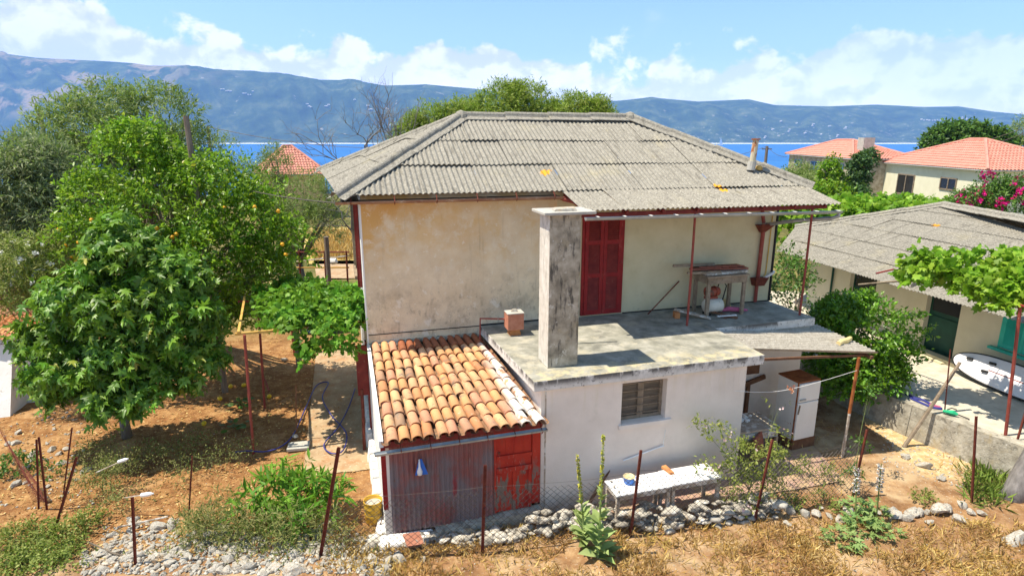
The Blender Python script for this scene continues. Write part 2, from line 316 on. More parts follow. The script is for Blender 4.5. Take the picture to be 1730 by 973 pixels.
M['bluehose'] = plain('blue_hose', (.04,.045,.22), rough=.4)
M['bluetarp'] = plain('blue_tarpaulin', (.02,.045,.22), rough=.5)
M['bluebag'] = plain('blue_plastic', (.02,.14,.55), rough=.35)
M['yellow'] = surf('yellow_paint', [(0,(.52,.30,.03)),(1,(.64,.40,.05))], scale=4, rough=.45, layers=[dict(c=(.25,.12,.04), s=7, lo=.6, hi=.7, a=.7)])
M['whiteplastic'] = plain('white_plastic', (.74,.75,.76), rough=.35, spec=.4)
M['terracotta'] = surf('terracotta_box', [(0,(.40,.15,.09)),(1,(.52,.24,.16))], scale=6, bump=.003, layers=[dict(c=(.30,.20,.15), s=8, lo=.6, hi=.7, a=.6)])
M['brick'] = surf('brick', [(0,(.42,.16,.06)),(1,(.56,.26,.10))], scale=10, bump=.004)
M['cloudwhite'] = plain('white_cloth', (.78,.77,.75), rough=.9)
M['pink'] = plain('pink_cloth', (.50,.12,.22), rough=.9)
M['tank'] = surf('tank_paint', [(0,(.58,.56,.48)),(1,(.70,.68,.60))], scale=4, rough=.4, layers=[dict(c=(.30,.13,.04), s=5, st=(2,2,.3), lo=.6, hi=.68, a=.8)])
M['motor'] = plain('red_motor', (.30,.07,.04), rough=.5, wear=((.12,.06,.04), 9, .55))
M['foam'] = surf('yellow_foam', [(0,(.62,.48,.20)),(1,(.76,.62,.32))], scale=12, bump=.01, bscale=20)
M['lemon'] = plain('orange_fruit', (.75,.36,.02), rough=.4)
M['lemony'] = plain('lemon_fruit', (.80,.56,.03), rough=.4)
M['orangemark'] = plain('orange_lichen', (.72,.30,.02), rough=.9)
M['tar'] = plain('tar_line', (.03,.028,.027), rough=.8)
M['pole'] = surf('pole_wood', [(0,(.13,.10,.08)),(1,(.26,.21,.17))], scale=14, st=(1,1,.2), bump=.004)
M['creamwall'] = surf('cream_wall', [(0,(.72,.68,.50)),(1,(.80,.76,.58))], scale=2, layers=[dict(c=(.5,.46,.36), s=3, lo=.6, hi=.75, a=.3)])
M['neighwall'] = surf('neighbour_wall', [(0,(.66,.60,.44)),(1,(.75,.69,.52))], scale=2, layers=[dict(c=(.5,.44,.32), s=3, lo=.6, hi=.75, a=.3)], bump=.002)
M['stonehouse'] = surf('rubble_wall', [(0,(.30,.23,.16)),(.5,(.46,.38,.29)),(1,(.60,.52,.42))], scale=3.2, detail=3, bump=.03, bscale=6)
M['board'] = surf('board_white', [(0,(.74,.72,.74)),(1,(.80,.78,.80))], scale=2, rough=.35, spec=.5)
# leaves
M['L_fig'] = leafmat('fig_leaf', [(0,(.055,.135,.012)),(.5,(.115,.25,.02)),(.97,(.22,.38,.045)),(1,(.40,.36,.06))], .36, .42, .45)
M['L_citrus'] = leafmat('citrus_leaf', [(0,(.07,.16,.006)),(.5,(.16,.31,.010)),(.97,(.30,.46,.02)),(1,(.5,.42,.05))], .42, .4, .45)
M['L_olive'] = leafmat('olive_leaf', [(0,(.13,.17,.045)),(.5,(.22,.28,.08)),(1,(.34,.40,.15))], .36, .55)
M['L_oliveg'] = leafmat('olive_leaf_green', [(0,(.13,.18,.02)),(.5,(.24,.31,.04)),(1,(.38,.44,.09))], .42, .55)
M['L_grape'] = leafmat('grape_leaf', [(0,(.06,.18,.012)),(.5,(.11,.28,.02)),(1,(.22,.40,.04))], .35, .5)
M['L_grape2'] = leafmat('young_grape_leaf', [(0,(.12,.26,.012)),(.5,(.20,.38,.02)),(1,(.34,.50,.05))], .4, .5)
M['L_dark'] = leafmat('dark_leaf', [(0,(.035,.09,.012)),(.5,(.065,.15,.02)),(1,(.12,.22,.03))], .2, .45)
M['L_weed'] = leafmat('weed_leaf', [(0,(.12,.155,.022)),(.5,(.21,.25,.05)),(1,(.34,.36,.10))], .3, .6)
M['L_scrub'] = leafmat('scrub_leaf', [(0,(.10,.12,.03)),(.5,(.19,.20,.06)),(1,(.34,.30,.12))], .3, .7)
M['L_mullein'] = leafmat('mullein_leaf', [(0,(.26,.36,.12)),(1,(.44,.54,.22))], .2, .8, .1)
M['L_acan'] = leafmat('acanthus_leaf', [(0,(.14,.24,.06)),(1,(.30,.40,.14))], .25, .6)
M['L_dry'] = leafmat('dry_blade', [(0,(.42,.25,.07)),(.5,(.58,.39,.13)),(1,(.72,.55,.25))], .3, .8, .1, (.6,.45,.15))
M['L_greenblade'] = leafmat('green_blade', [(0,(.13,.22,.03)),(1,(.28,.38,.07))], .3, .6)
M['L_litter'] = leafmat('leaf_litter', [(0,(.22,.10,.035)),(.5,(.46,.28,.10)),(1,(.68,.50,.24))], .1, .8, .1, (.5,.3,.1))
M['F_white'] = leafmat('white_petal', [(0,(.72,.72,.68)),(1,(.80,.80,.78))], .2, .7, .1, (.8,.8,.75))
M['F_pink'] = leafmat('magenta_petal', [(0,(.50,.01,.10)),(.6,(.62,.02,.22)),(1,(.70,.03,.40))], .3, .6, .1, (.6,.02,.2))
M['F_rose'] = leafmat('rose_petal', [(0,(.72,.50,.50)),(1,(.80,.72,.70))], .3, .6, .1, (.8,.5,.5))
M['F_peach'] = leafmat('peach_petal', [(0,(.62,.25,.12)),(1,(.74,.45,.30))], .3, .6, .1, (.8,.4,.3))
M['F_yellow'] = leafmat('yellow_petal', [(0,(.55,.45,.02)),(1,(.75,.62,.05))], .3, .6, .1, (.8,.6,.05))
M['stem'] = plain('green_stem', (.16,.20,.06), rough=.8)
M['drystem'] = plain('dry_stem', (.36,.26,.13), rough=.9)
# ------------------------------------------------------------------ terrain, sea, hills, air
rng = np.random.default_rng(7); random.seed(7)
def vnoise(x, y, s, seed=0):
    """cheap smooth value noise"""
    x = np.asarray(x, float)*s+seed*17.3; y = np.asarray(y, float)*s+seed*9.1
    xi = np.floor(x); yi = np.floor(y); fx = x-xi; fy = y-yi; fx = fx*fx*(3-2*fx); fy = fy*fy*(3-2*fy)
    h = lambda a, b: np.modf(np.abs(np.sin(a*127.1+b*311.7+seed*3.3)*43758.5453))[0]
    return (h(xi,yi)*(1-fx)+h(xi+1,yi)*fx)*(1-fy)+(h(xi,yi+1)*(1-fx)+h(xi+1,yi+1)*fx)*fy
def fbm(x, y, s, o=4, seed=0): return sum(vnoise(x, y, s*2**i, seed+i)*.5**i for i in range(o))/sum(.5**i for i in range(o))
SEA = -38.0
def front_line(x): return 8.75+.10*(x+3)         # where the bank in front of the wall begins
def ground_h(x, y):
    x = np.asarray(x, float); y = np.asarray(y, float)
    z = GZ+.10*(fbm(x, y, .7, 3, 1)-.5)+.05*(fbm(x, y, 4, 3, 5)-.5)
    z = z+.12*np.clip((front_line(x)-y)/1.0, 0, 1)*fbm(x, y, 1.1, 3, 3)
    zone = np.clip((-1.9-x)/.6, 0, 1)*np.clip((9.0-y)/.5, 0, 1)
    z = z+.12*zone
    z = z-np.clip((y-62)/440, 0, 1.15)*37.0-np.clip(np.abs(x)-90, 0, 400)*.02
    return z
def axis(segs):
    out = []
    for a, b, st in segs: out += list(np.arange(a, b, st))
    return np.array(out+[segs[-1][1]])
gx = axis([(-700,-60,40),(-60,-16,3),(-16,-11,.4),(-11,12.5,.085),(12.5,18,.4),(18,60,3),(60,700,40)])
gy = axis([(-12,6,1.5),(6,7.6,.2),(7.6,15,.075),(15,24,.25),(24,70,2),(70,620,20)])
X, Y = np.meshgrid(gx, gy); Z = ground_h(X, Y)
nx, ny = len(gx), len(gy)
idx = np.arange(nx*ny).reshape(ny, nx)
F = np.stack([idx[:-1,:-1], idx[:-1,1:], idx[1:,1:], idx[1:,:-1]], -1).reshape(-1, 4)
def groundmat():
    m = bpy.data.materials.new('ground_soil'); m.use_nodes = True; t = m.node_tree; t.nodes.clear()
    P = node(t, 'TexCoord').outputs['Object']; s = node(t, 'SeparateXYZ', {0: P})
    def nz(sc_, det=6, r=.6, off=0):
        return node(t, 'TexNoise', {'Vector': node(t, 'Mapping', {'Vector': P, 'Location': (off,off,off)}), 'Scale': sc_, 'Detail': det, 'Roughness': r}).outputs[0]
    soil = ramp(t, nz(5, 8, .7), [(.3,(.14,.062,.024)),(.5,(.285,.14,.054)),(.7,(.46,.275,.118))])
    soil = mixc(t, maprange(t, nz(28, 4, .7, 3), .58, .66, 0, .8), soil, (.66,.47,.24))
    soil = mixc(t, maprange(t, nz(45, 3, .6, 9), .60, .66, 0, .8), soil, (.15,.065,.025))
    tan = ramp(t, nz(3, 9, .7, 5), [(.3,(.16,.08,.038)),(.5,(.30,.165,.078)),(.7,(.47,.30,.155))])
    tan = mixc(t, maprange(t, nz(22, 5, .7, 11), .60, .66, 0, .8), tan, (.60,.54,.45))
    tan = mixc(t, maprange(t, nz(34, 5, .7, 21), .60, .68, 0, .7), tan, (.20,.13,.07))
    tan = mixc(t, maprange(t, nz(.9, 6, .6, 41), .48, .66, 0, .75), tan, (.58,.44,.27)); tan = mixc(t, maprange(t, nz(1.4, 6, .6, 47), .54, .68, 0, .7), tan, (.21,.115,.06))
    soil = mixc(t, maprange(t, nz(1.1, 6, .6, 43), .52, .68, 0, .6), soil, (.52,.33,.16)); soil = mixc(t, maprange(t, nz(1.5, 6, .6, 49), .52, .68, 0, .6), soil, (.20,.085,.035))
    grn = ramp(t, nz(.4, 8, .7, 2), [(.3,(.05,.065,.02)),(.5,(.13,.12,.04)),(.7,(.30,.23,.09))])
    # orange soil in the garden left of the house, tan dry bank elsewhere, scrub beyond
    e = mth(t, 'MULTIPLY', mth(t, 'SUBTRACT', nz(1.2, 3, .6, 8), .5), 1.5)
    left = maprange(t, mth(t, 'ADD', s.outputs[0], e), -2.2, -3.2, 0, 1, True)
    back = maprange(t, mth(t, 'ADD', s.outputs[1], e), 8.7, 9.3, 0, 1, True)
    col = mixc(t, mth(t, 'MULTIPLY', left, back), tan, soil)
    ga, gb = PZ(1478, 668, GZ), PZ(1640, 812, GZ); gd = unit(gb-ga); gm = (ga+gb)/2; ang = math.atan2(gd[1], gd[0])
    q = node(t, 'Mapping', {'Vector': P, 'Location': tuple(-gm)}); q = node(t, 'VectorRotate', {'Vector': q, 'Axis': (0,0,1), 'Angle': -ang}).outputs[0]
    sq = node(t, 'SeparateXYZ', {0: q}); gl_ = float(np.linalg.norm(gb-ga))/2
    du = mth(t, 'DIVIDE', mth(t, 'ABSOLUTE', sq.outputs[0]), gl_); dv = mth(t, 'DIVIDE', mth(t, 'ABSOLUTE', sq.outputs[1]), .95)
    gdist = mth(t, 'ADD', mth(t, 'MAXIMUM', du, dv), mth(t, 'MULTIPLY', mth(t, 'SUBTRACT', nz(2.2, 5, .65, 71), .5), 1.1))
    gcol = ramp(t, nz(6, 9, .7, 73), [(.3,(.36,.22,.10)),(.5,(.54,.38,.19)),(.7,(.70,.58,.39))])
    gcol = mixc(t, maprange(t, nz(13, 5, .7, 75), .58, .63, 0, .9), gcol, (.60,.57,.52))
    col = mixc(t, maprange(t, gdist, 1.05, .85, 0, 1, True), col, gcol)
    far = maprange(t, mth(t, 'ADD', s.outputs[1], e), 19, 23, 0, 1, True)
    col = mixc(t, far, col, grn)
    b = node(t, 'BsdfPrincipled', {'Base Color': col, 'Roughness': .95, 'Specular IOR Level': .1})
    bn = node(t, 'Bump', {'Strength': 1, 'Distance': .03, 'Height': nz(16, 6, .7, 4)}); t.links.new(bn.outputs[0], b.inputs['Normal'])
    node(t, 'OutputMaterial', {0: b.outputs[0]}); return m
g = fastmesh('ground', groundmat(), np.stack([X, Y, Z], -1).reshape(-1, 3), F, 4, smooth=True, kind='structure')

def seamat():
    m = bpy.data.materials.new('sea_water'); m.use_nodes = True; t = m.node_tree; t.nodes.clear()
    P = node(t, 'TexCoord').outputs['Object']
    n = node(t, 'TexNoise', {'Vector': node(t, 'Mapping', {'Vector': P, 'Scale': (.25, 1, 1)}), 'Scale': .01, 'Detail': 6}).outputs[0]
    col = ramp(t, n, [(.35,(.012,.11,.34)),(.65,(.02,.14,.40))])
    b = node(t, 'BsdfPrincipled', {'Base Color': col, 'Roughness': .45, 'Specular IOR Level': .12})
    bn = node(t, 'Bump', {'Strength': .4, 'Distance': .3, 'Height': node(t, 'TexNoise', {'Vector': P, 'Scale': .6, 'Detail': 4}).outputs[0]}); t.links.new(bn.outputs[0], b.inputs['Normal'])
    node(t, 'OutputMaterial', {0: b.outputs[0]}); return m
fastmesh('sea', seamat(), V((-9000,-200,SEA),(9000,-200,SEA),(9000,9000,SEA),(-9000,9000,SEA)), np.array([[0,1,2,3]]), 4, kind='structure')

# the island across the strait: crest heights taken along the picture's skyline
sky_pts = [(-400,95),(-100,86),(0,90),(60,98),(120,101),(180,104),(225,107),(250,111),(300,112),(360,118),(430,120),(480,128),(540,135),(600,136),(650,145),(720,143),(800,150),(880,160),(960,172),(1000,172),(1040,171),(1100,165),(1180,172),(1265,168),(1310,178),(1400,180),(1480,177),(1560,181),(1620,180),(1680,189),(1730,194),(1900,190),(2200,215)]
def crest(px): return np.interp(px, [p for p, _ in sky_pts], [q for _, q in sky_pts])
ncol, nrow = 520, 70
pxs = np.linspace(-420, 2200, ncol)
uu = (pxs-865)/FPX*1.0
D0, D1 = 4500.0, 5900.0
vv = np.linspace(0, 1.35, nrow)
HX = np.zeros((nrow, ncol)); HY = HX.copy(); HZ_ = HX.copy()
top = CAMZ + D1*np.array([ray(p, c)[2]/ray(p, c)[1] for p, c in zip(pxs, crest(pxs))])
uw = np.array([ray(p, c)[0]/ray(p, c)[1] for p, c in zip(pxs, crest(pxs))])
for j, v in enumerate(vv):
    yy = D0+(D1-D0)*v + (0 if v > .9 else 1)*60*(fbm(uw*6, uw*0, 1, 4, 2)-.5)*(1-v)
    HX[j] = uw*yy; HY[j] = yy
    prof = np.where(v <= 1, np.sin(min(v, 1)*PI/2)**1.15, 1-.6*((v-1)/.35))
    rug = (fbm(uw*11+v*.6, uw*0+v*2.6, 1, 6, 4)-.5)*.38*math.sin(min(v, 1)*PI)
    rid = -np.abs(fbm(uw*9+v*.5, uw*0+v*.6, 1.3, 5, 12)-.5)*.95*math.sin(min(v, 1)*PI)
    HZ_[j] = SEA-6 + (top-SEA+6)*np.clip(prof+rug+rid, 0, 1.0 if v <= 1 else 1)
HZ_[0] = SEA-6
hidx = np.arange(nrow*ncol).reshape(nrow, ncol)
HF = np.stack([hidx[:-1,:-1], hidx[:-1,1:], hidx[1:,1:], hidx[1:,:-1]], -1).reshape(-1, 4)
def hillmat():
    m = bpy.data.materials.new('island_scrub'); m.use_nodes = True; t = m.node_tree; t.nodes.clear()
    P = node(t, 'TexCoord').outputs['Object']; s = node(t, 'SeparateXYZ', {0: P})
    def nz(sc_, det=6, r=.6, off=0):
        return node(t, 'TexNoise', {'Vector': node(t, 'Mapping', {'Vector': P, 'Location': (off,off,off)}), 'Scale': sc_, 'Detail': det, 'Roughness': r}).outputs[0]
    c = ramp(t, nz(.006, 10, .72), [(.33,(.012,.026,.010)),(.5,(.035,.062,.022)),(.62,(.085,.11,.045)),(.72,(.17,.16,.09))])
    lf = maprange(t, s.outputs[0], -2300, -3500, 0, 1, True)
    bare = mth(t, 'MULTIPLY', maprange(t, nz(.0032, 7, .6, 31), .49, .56, 0, .85, True), mth(t, 'MULTIPLY', lf, maprange(t, s.outputs[2], 120, 260, 0, 1, True)))
    c = mixc(t, bare, c, (.32,.24,.15))
    c = mixc(t, mth(t, 'MULTIPLY', bare, maprange(t, nz(.02, 4, .6, 41), .52, .6, 0, .8)), c, (.06,.08,.04))
    c = mixc(t, maprange(t, nz(.010, 6, .65, 51), .655, .69, 0, .55), c, (.48,.42,.36))
    low = maprange(t, s.outputs[2], 190, 0, 0, 1, True)
    rr = mth(t, 'MULTIPLY', low, maprange(t, s.outputs[0], 0, 1200, 0, 1, True))
    c = mixc(t, mth(t, 'MULTIPLY', rr, maprange(t, nz(.03, 5, .75, 61), .58, .66, 0, .55)), c, (.60,.58,.54))
    c = mixc(t, maprange(t, s.outputs[2], SEA+7, SEA+4, 0, 1), c, (.72,.70,.66))
    b = node(t, 'BsdfPrincipled', {'Base Color': c, 'Roughness': .95, 'Specular IOR Level': .05})
    node(t, 'OutputMaterial', {0: b.outputs[0]}); return m
fastmesh('hills', hillmat(), np.stack([HX, HY, HZ_], -1).reshape(-1, 3), HF, 4, smooth=True, kind='structure')
# houses on the far slope
tri_h = MB().box(-6,6,-5,5,0,6); tri_h.add([(-6.5,-5.5,6),(6.5,-5.5,6),(6.5,5.5,6),(-6.5,5.5,6),(-3,0,8.5),(3,0,8.5)], [(0,1,5,4),(1,2,5),(2,3,4,5),(3,0,4)])
first = None; vil = [(375+ (i*37)%70, 155+(i*23)%9) for i in range(10)]+[(520+(i*31)%60, 178+(i*13)%8) for i in range(8)]+[(600+(i*29)%60,173+(i*17)%18) for i in range(10)]+[(1555+(i*23)%55, 205+(i*7)%7) for i in range(14)]+[(1290+(i*41)%150, 205+(i*19)%30) for i in range(26)]+[(1625+(i*7)%14, 200+(i*3)%4) for i in range(4)]
for px, py in vil:
    r_ = ray(px, py); u_ = r_[0]/r_[1]; k = int(np.argmin(np.abs(uw-u_)))
    elv = (HZ_[:,k]-CAMZ)/HY[:,k]; j = int(np.argmax(elv >= r_[2]/r_[1]))
    if j == 0: continue
    p = (u_*HY[j,k], HY[j,k]-8, HZ_[j,k]-3)
    if first is None: first = tri_h.build('far_house', M['white']); first.location = p; o = first
    else: o = first.copy(); COL.objects.link(o); o.location = p
    o.scale = (1.0+.9*random.random(), 1, 1); o.rotation_euler.z = random.random()
    tag(o, 'tiny pale house on the blue slope across the water', 'house', 'houses on the far island')
# air
m = bpy.data.materials.new('haze_air'); m.use_nodes = True; t = m.node_tree; t.nodes.clear()
HAZE = .92e-4
pv = node(t, 'VolumePrincipled', {'Color': (.30,.54,1.0), 'Density': HAZE, 'Anisotropy': 0.0})
o_ = node(t, 'OutputMaterial', {}); t.links.new(pv.outputs[0], o_.inputs['Volume'])
hz = MB().box(-7600,7600,-150,6350,SEA-9,float(max(top))+60).build('haze', m); tag(hz, kind='stuff')

# paths and paving laid over the soil
def sheet(name, pts, mat, dz=.02, kind='structure', n=60):
    """bilinear patch that follows the ground"""
    a, b, c, d = [np.asarray(p, float) for p in pts]; vs = []; 
    for i in range(n+1):
        for j in range(n+1):
            u, v = i/n, j/n; p = (1-u)*(1-v)*a+u*(1-v)*b+u*v*c+(1-u)*v*d
            vs.append((p[0], p[1], float(ground_h(p[0], p[1]))+dz))
    f = np.array([[i*(n+1)+j, (i+1)*(n+1)+j, (i+1)*(n+1)+j+1, i*(n+1)+j+1] for i in range(n) for j in range(n)])
    o = fastmesh(name, mat, np.array(vs), f, 4, smooth=True, kind=kind); return o
M['path'] = surf('sandy_concrete', [(0,(.30,.20,.115)),(1,(.46,.34,.21))], scale=3, detail=9, bump=.008, bscale=30, layers=[dict(c=(.36,.18,.08), s=2.2, lo=.5, hi=.66, a=.7), dict(c=(.62,.55,.42), s=14, lo=.58, hi=.66, a=.6)])
pp = [PZ(527,650,GZ), PZ(485,800,GZ), PZ(612,800,GZ), PZ(597,650,GZ)]
sheet('path', [W(-1.5,7,0), W(-1.55,-.9,0), W(-.12,-.9,0), W(-.12,7,0)], M['path'], .02)
def pavermat():
    m = bpy.data.materials.new('red_pavers'); m.use_nodes = True; t = m.node_tree; t.nodes.clear()
    P = node(t, 'Mapping', {'Vector': node(t, 'TexCoord').outputs['Object'], 'Rotation': (0,0,-TH)}).outputs[0]
    bk = node(t, 'TexBrick', {'Vector': P, 'Color1': (.36,.20,.17), 'Color2': (.46,.28,.23), 'Mortar': (.30,.24,.18), 'Scale': 5.0, 'Mortar Size': .03})
    n = node(t, 'TexNoise', {'Vector': P, 'Scale': 3, 'Detail': 8, 'Roughness': .7}).outputs[0]
    c = mixc(t, maprange(t, n, .46, .6, 0, .9), bk.outputs[0], (.46,.33,.19))
    b = node(t, 'BsdfPrincipled', {'Base Color': c, 'Roughness': .9, 'Specular IOR Level': .15})
    node(t, 'OutputMaterial', {0: b.outputs[0]}); return m
sheet('paved_yard', [W(3.0,-3.95,0), W(9.3,-4.1,0), W(10.2,-1.5,0), W(7.2,-1.5,0)], pavermat(), .025)
M['gravel'] = surf('stony_ground', [(0,(.36,.22,.09)),(.5,(.54,.37,.17)),(1,(.70,.58,.38))], scale=6, detail=9, bump=.02, bscale=18, layers=[dict(c=(.62,.60,.55), s=12, lo=.58, hi=.63, a=.9), dict(c=(.26,.15,.06), s=16, lo=.58, hi=.66, a=.7)])

# ------------------------------------------------------------------ corrugated roof helper
def roof_face(mb, A, B, T0, T1, H=1.2, pitch=.115, amp=.017, sheetw=.92, lift=.028, lip=.012, jit=.010, seg=6, tmax=None, tmin=None, dz=0, mi=0):
    A, B, T0, T1 = [np.asarray(p, float) for p in (A, B, T0, T1)]
    e = unit(B-A); L = np.linalg.norm(B-A); n = unit(np.cross(e, T0-A)); n = n if n[2] > 0 else -n
    up = unit(np.cross(n, e))
    if up @ (T0-A) < 0: up = -up
    s0, t0_ = (T0-A)@e, (T0-A)@up; s1, t1_ = (T1-A)@e, (T1-A)@up
    def tm(s):
        if tmax: return tmax(s)
        if s < s0: return t0_*s/max(s0, 1e-6)
        if s > s1: return t1_*(L-s)/max(L-s1, 1e-6)
        return t0_+(t1_-t0_)*(s-s0)/max(s1-s0, 1e-6)
    rows = max(1, int(math.ceil(max(t0_, t1_)/H-.02)))
    step = pitch/seg; nc = int(L/step)
    for r in range(rows):
        k = 0; off = random.uniform(0, .3)
        k0 = 0
        while k0 < nc:
            k1 = min(nc, k0+int((sheetw+(off if k0 == 0 else 0))/step)+1)
            jl = random.uniform(-jit, jit)+dz; tl = random.uniform(-jit, jit); j0 = random.uniform(-.012, .012); vs = []; ok = []
            for c in range(k0, k1+1):
                s = min(c*step, L); ta = max(r*H+(j0 if r else j0*.6), tmin(s) if tmin else -9); tb = min((r+1)*H+.06, tm(s))
                w_ = amp*math.cos(2*PI*s/pitch)
                ok.append(tb > ta+.01)
                for q, t in enumerate((ta, ta, (ta+max(tb, ta+.01))/2, max(tb, ta+.01))):
                    lf = lift*(1-(t-ta)/H)+jl+tl*(t-ta)
                    vs.append(A+s*e+t*up+n*(w_+lf-(lip if q == 0 else 0)))
            fs = []
            for i in range(len(ok)-1):
                if ok[i] or ok[i+1]:
                    for q in range(3): fs.append((i*4+q, (i+1)*4+q, (i+1)*4+q+1, i*4+q+1))
            mb.add(vs, fs, mi); k0 = k1
    return n, up, e
def ridge_cap(mb, A, B, nl, nr, r=.09, wing=.24, n=7, lift=.05):
    """half round cap with a wing lying on each roof face"""
    A = np.asarray(A, float); B = np.asarray(B, float); d = unit(B-A); L = np.linalg.norm(B-A)
    k = max(1, int(round(L/1.15)))
    for i in range(k):
        p = A+(B-A)*i/k - d*.03; q = A+(B-A)*(i+1)/k+d*.05
        sets = []
        for s_, base, lf in ((0, p, .03+random.uniform(0,.008)), (1, q, .012)):
            ring = []
            dl = np.cross(nl, d); dl = unit(dl if dl[2] < 0 else -dl); dr = np.cross(nr, d); dr = unit(dr if dr[2] < 0 else -dr)
            u = unit(np.asarray(nl)+np.asarray(nr)); h = unit(dr-dl)
            ring.append(base+dl*wing+np.asarray(nl)*(lf+.02))
            ring.append(base+dl*r+np.asarray(nl)*(lf+.025))
            for a in range(n+1):
                th = PI*a/n; ring.append(base+(-math.cos(th))*h*r+u*(math.sin(th)*r+lf+lift*.3))
            ring.append(base+dr*r+np.asarray(nr)*(lf+.025)); ring.append(base+dr*wing+np.asarray(nr)*(lf+.02))
            sets.append(ring)
        m_ = len(sets[0]); vs = sets[0]+sets[1]; vs += [v-np.array([0,0,.02]) for v in sets[0]]+[v-np.array([0,0,.02]) for v in sets[1]]
        fs = [(j, j+1, m_+j+1, m_+j) for j in range(m_-1)]+[(j+1, j, 2*m_+j, 2*m_+j+1) for j in range(m_-1)]+[(0, m_, 3*m_, 2*m_), (2*m_-1, m_-1, 3*m_-1, 4*m_-1)]
        mb.add(vs, fs)
def gutter(mb, A, B, r=.06, n=7, th=.008):
    A = np.asarray(A, float); B = np.asarray(B, float); d = unit(B-A); sd = unit(np.cross(d, (0,0,1)))
    for rr in (r, r-th):
        vs = []
        for p in (A, B):
            for k in range(n+1):
                a = PI*k/n; vs.append(p-sd*math.cos(a)*rr+np.array([0,0,-math.sin(a)*rr]))
        mb.add(vs, [(k, k+1, n+2+k, n+1+k) for k in range(n)])
    for p in (A, B): mb.add([p-sd*math.cos(PI*k/n)*r+np.array([0,0,-math.sin(PI*k/n)*r]) for k in range(n+1)], [tuple(range(n+1))])

# ------------------------------------------------------------------ the house
house = hthing('house', 'old two storey house with grey corrugated hip roof and stained front wall', 'house', 0, 0, 0)
DX = 4.35
MB().box(0, DX, 0, 6.2, -.6, 5.34).build('stained_wall', M['stain'], house)
MB().box(DX, 10.35, .0, 6.2, -.6, 5.3).build('porch_wall', M['cream'], house)
MB().box(-.035, -.002, -.004, 6.2, -.6, 5.32).build('side_wall', M['lime'], house)
# lower storey
mb = MB(); wl, wr, wb, wt = 4.47, 5.42, 1.18, 2.02
f0, f1 = -3.38, -3.10
mb.box(2.86, wl, f0, f1, -.6, 2.09).box(wr, 7.2, f0, f1, -.6, 2.09).box(wl, wr, f0, f1, -.6, wb).box(wl, wr, f0, f1, wt, 2.09)
mb.box(2.86, 3.1, f1, -.003, -.6, 2.09).box(6.9, 7.2, f1, -.003, -.6, 2.09).box(3.1, 6.9, -3.0, -2.98, -.6, 2.09)
mb.build('lower_wall', M['white'], house)
MB().box(7.2, 10.25, -1.5, -.003, -.6, 2.09).build('recess_wall', M['white'], house)
vo = MB().box(8.62, 9.06, -1.515, -1.502, .98, 1.26).build('vent_opening', M['brownwood'], house)
# terrace slab
sp = [(2.50,-.003),(2.69,-3.47),(7.54,-3.45),(7.60,-1.68),(10.42,-1.62),(10.36,-.003)]
mb = MB().prism(sp, 2.10, 2.30); mb.m[1] = 1
for i in range(len(mb.m)): mb.m[i] = 1 if i == 1 else 0
mb.build('terrace_slab', [M['slabedge'], M['slab']], house, bevel=.012)
MB().box(7.6, 10.3, -1.60, -1.51, 1.86, 2.097).build('terrace_beam', M['conc'], house)
MB().box(2.5, 4.3, -.03, -.002, 2.305, 2.33).box(0.0, 2.5, -.008, -.002, 2.285, 2.305).box(6.1, 10.33, -.03, -.002, 2.305, 2.325).build('tar_strip', M['tar'], house)
# window
win = MB().box(wl, wl+.06, -3.22, -3.14, wb, wt).box(wr-.06, wr, -3.22, -3.14, wb, wt).box(wl+.06, wr-.06, -3.22, -3.14, wb, wb+.07).box(wl+.06, wr-.06, -3.22, -3.14, wt-.06, wt).box((wl+wr)/2-.06, (wl+wr)/2+.06, -3.23, -3.14, wb+.07, wt-.06).build('window', M['oldwood'], house)
MB().box(wl+.03, wr-.03, -3.18, -3.165, wb+.03, wt-.03).build('pane', M['slat'], win)
for k in range(5):
    z = wb+.13+k*.155; MB().tube([(wl+.02,-3.245,z),(wr-.02,-3.245,z)], .009, 6).build('bar', M['oldwood'], win)
MB().box(wl-.05, wr+.12, -3.43, -3.24, wb-.10, wb-.004).build('window_sill', M['white'], win, bevel=.008)
# shutter door on the terrace
dr = MB(); x0, x1, zb, zt = 4.98, 6.05, 2.34, 4.78
dr.box(x0, x0+.06, -.05, -.002, zb, zt).box(x1-.06, x1, -.05, -.002, zb, zt).box(x0+.06, x1-.06, -.05, -.002, zt-.06, zt)
door = dr.build('shutter_door', M['red'], house)
for q in range(2):
    l0 = x0+.065+q*.473; l1 = l0+.465; lf = MB()
    for a_, b_ in ((l0, l0+.085), (l1-.085, l1)): lf.box(a_, b_, -.075, -.03, zb+.01, zt-.07)
    for z0, z1 in ((zb+.01, zb+.13), (zb+.93, zb+1.03), (zb+1.72, zb+1.82), (zt-.17, zt-.07)): lf.box(l0+.085, l1-.085, -.073, -.032, z0, z1)
    lv = lf; nq = len(lf.f)
    for z0, z1 in ((zb+.13, zb+.93), (zb+1.03, zb+1.72), (zb+1.82, zt-.17)):
        k = int((z1-z0)/.042)
        for i in range(k):
            zz = z0+(i+.5)*(z1-z0)/k
            lv.hexa([(l0+.085,-.068,zz-.02),(l1-.085,-.068,zz-.02),(l1-.085,-.060,zz-.02),(l0+.085,-.060,zz-.02)], [(l0+.085,-.045,zz+.018),(l1-.085,-.045,zz+.018),(l1-.085,-.037,zz+.018),(l0+.085,-.037,zz+.018)])
        lv.box(l0+.085, l1-.085, -.034, -.03, z0, z1)
    lv.m = [0]*nq+[1]*(len(lv.f)-nq); lv.build('door_leaf', [M['red'], M['maroon']], door)
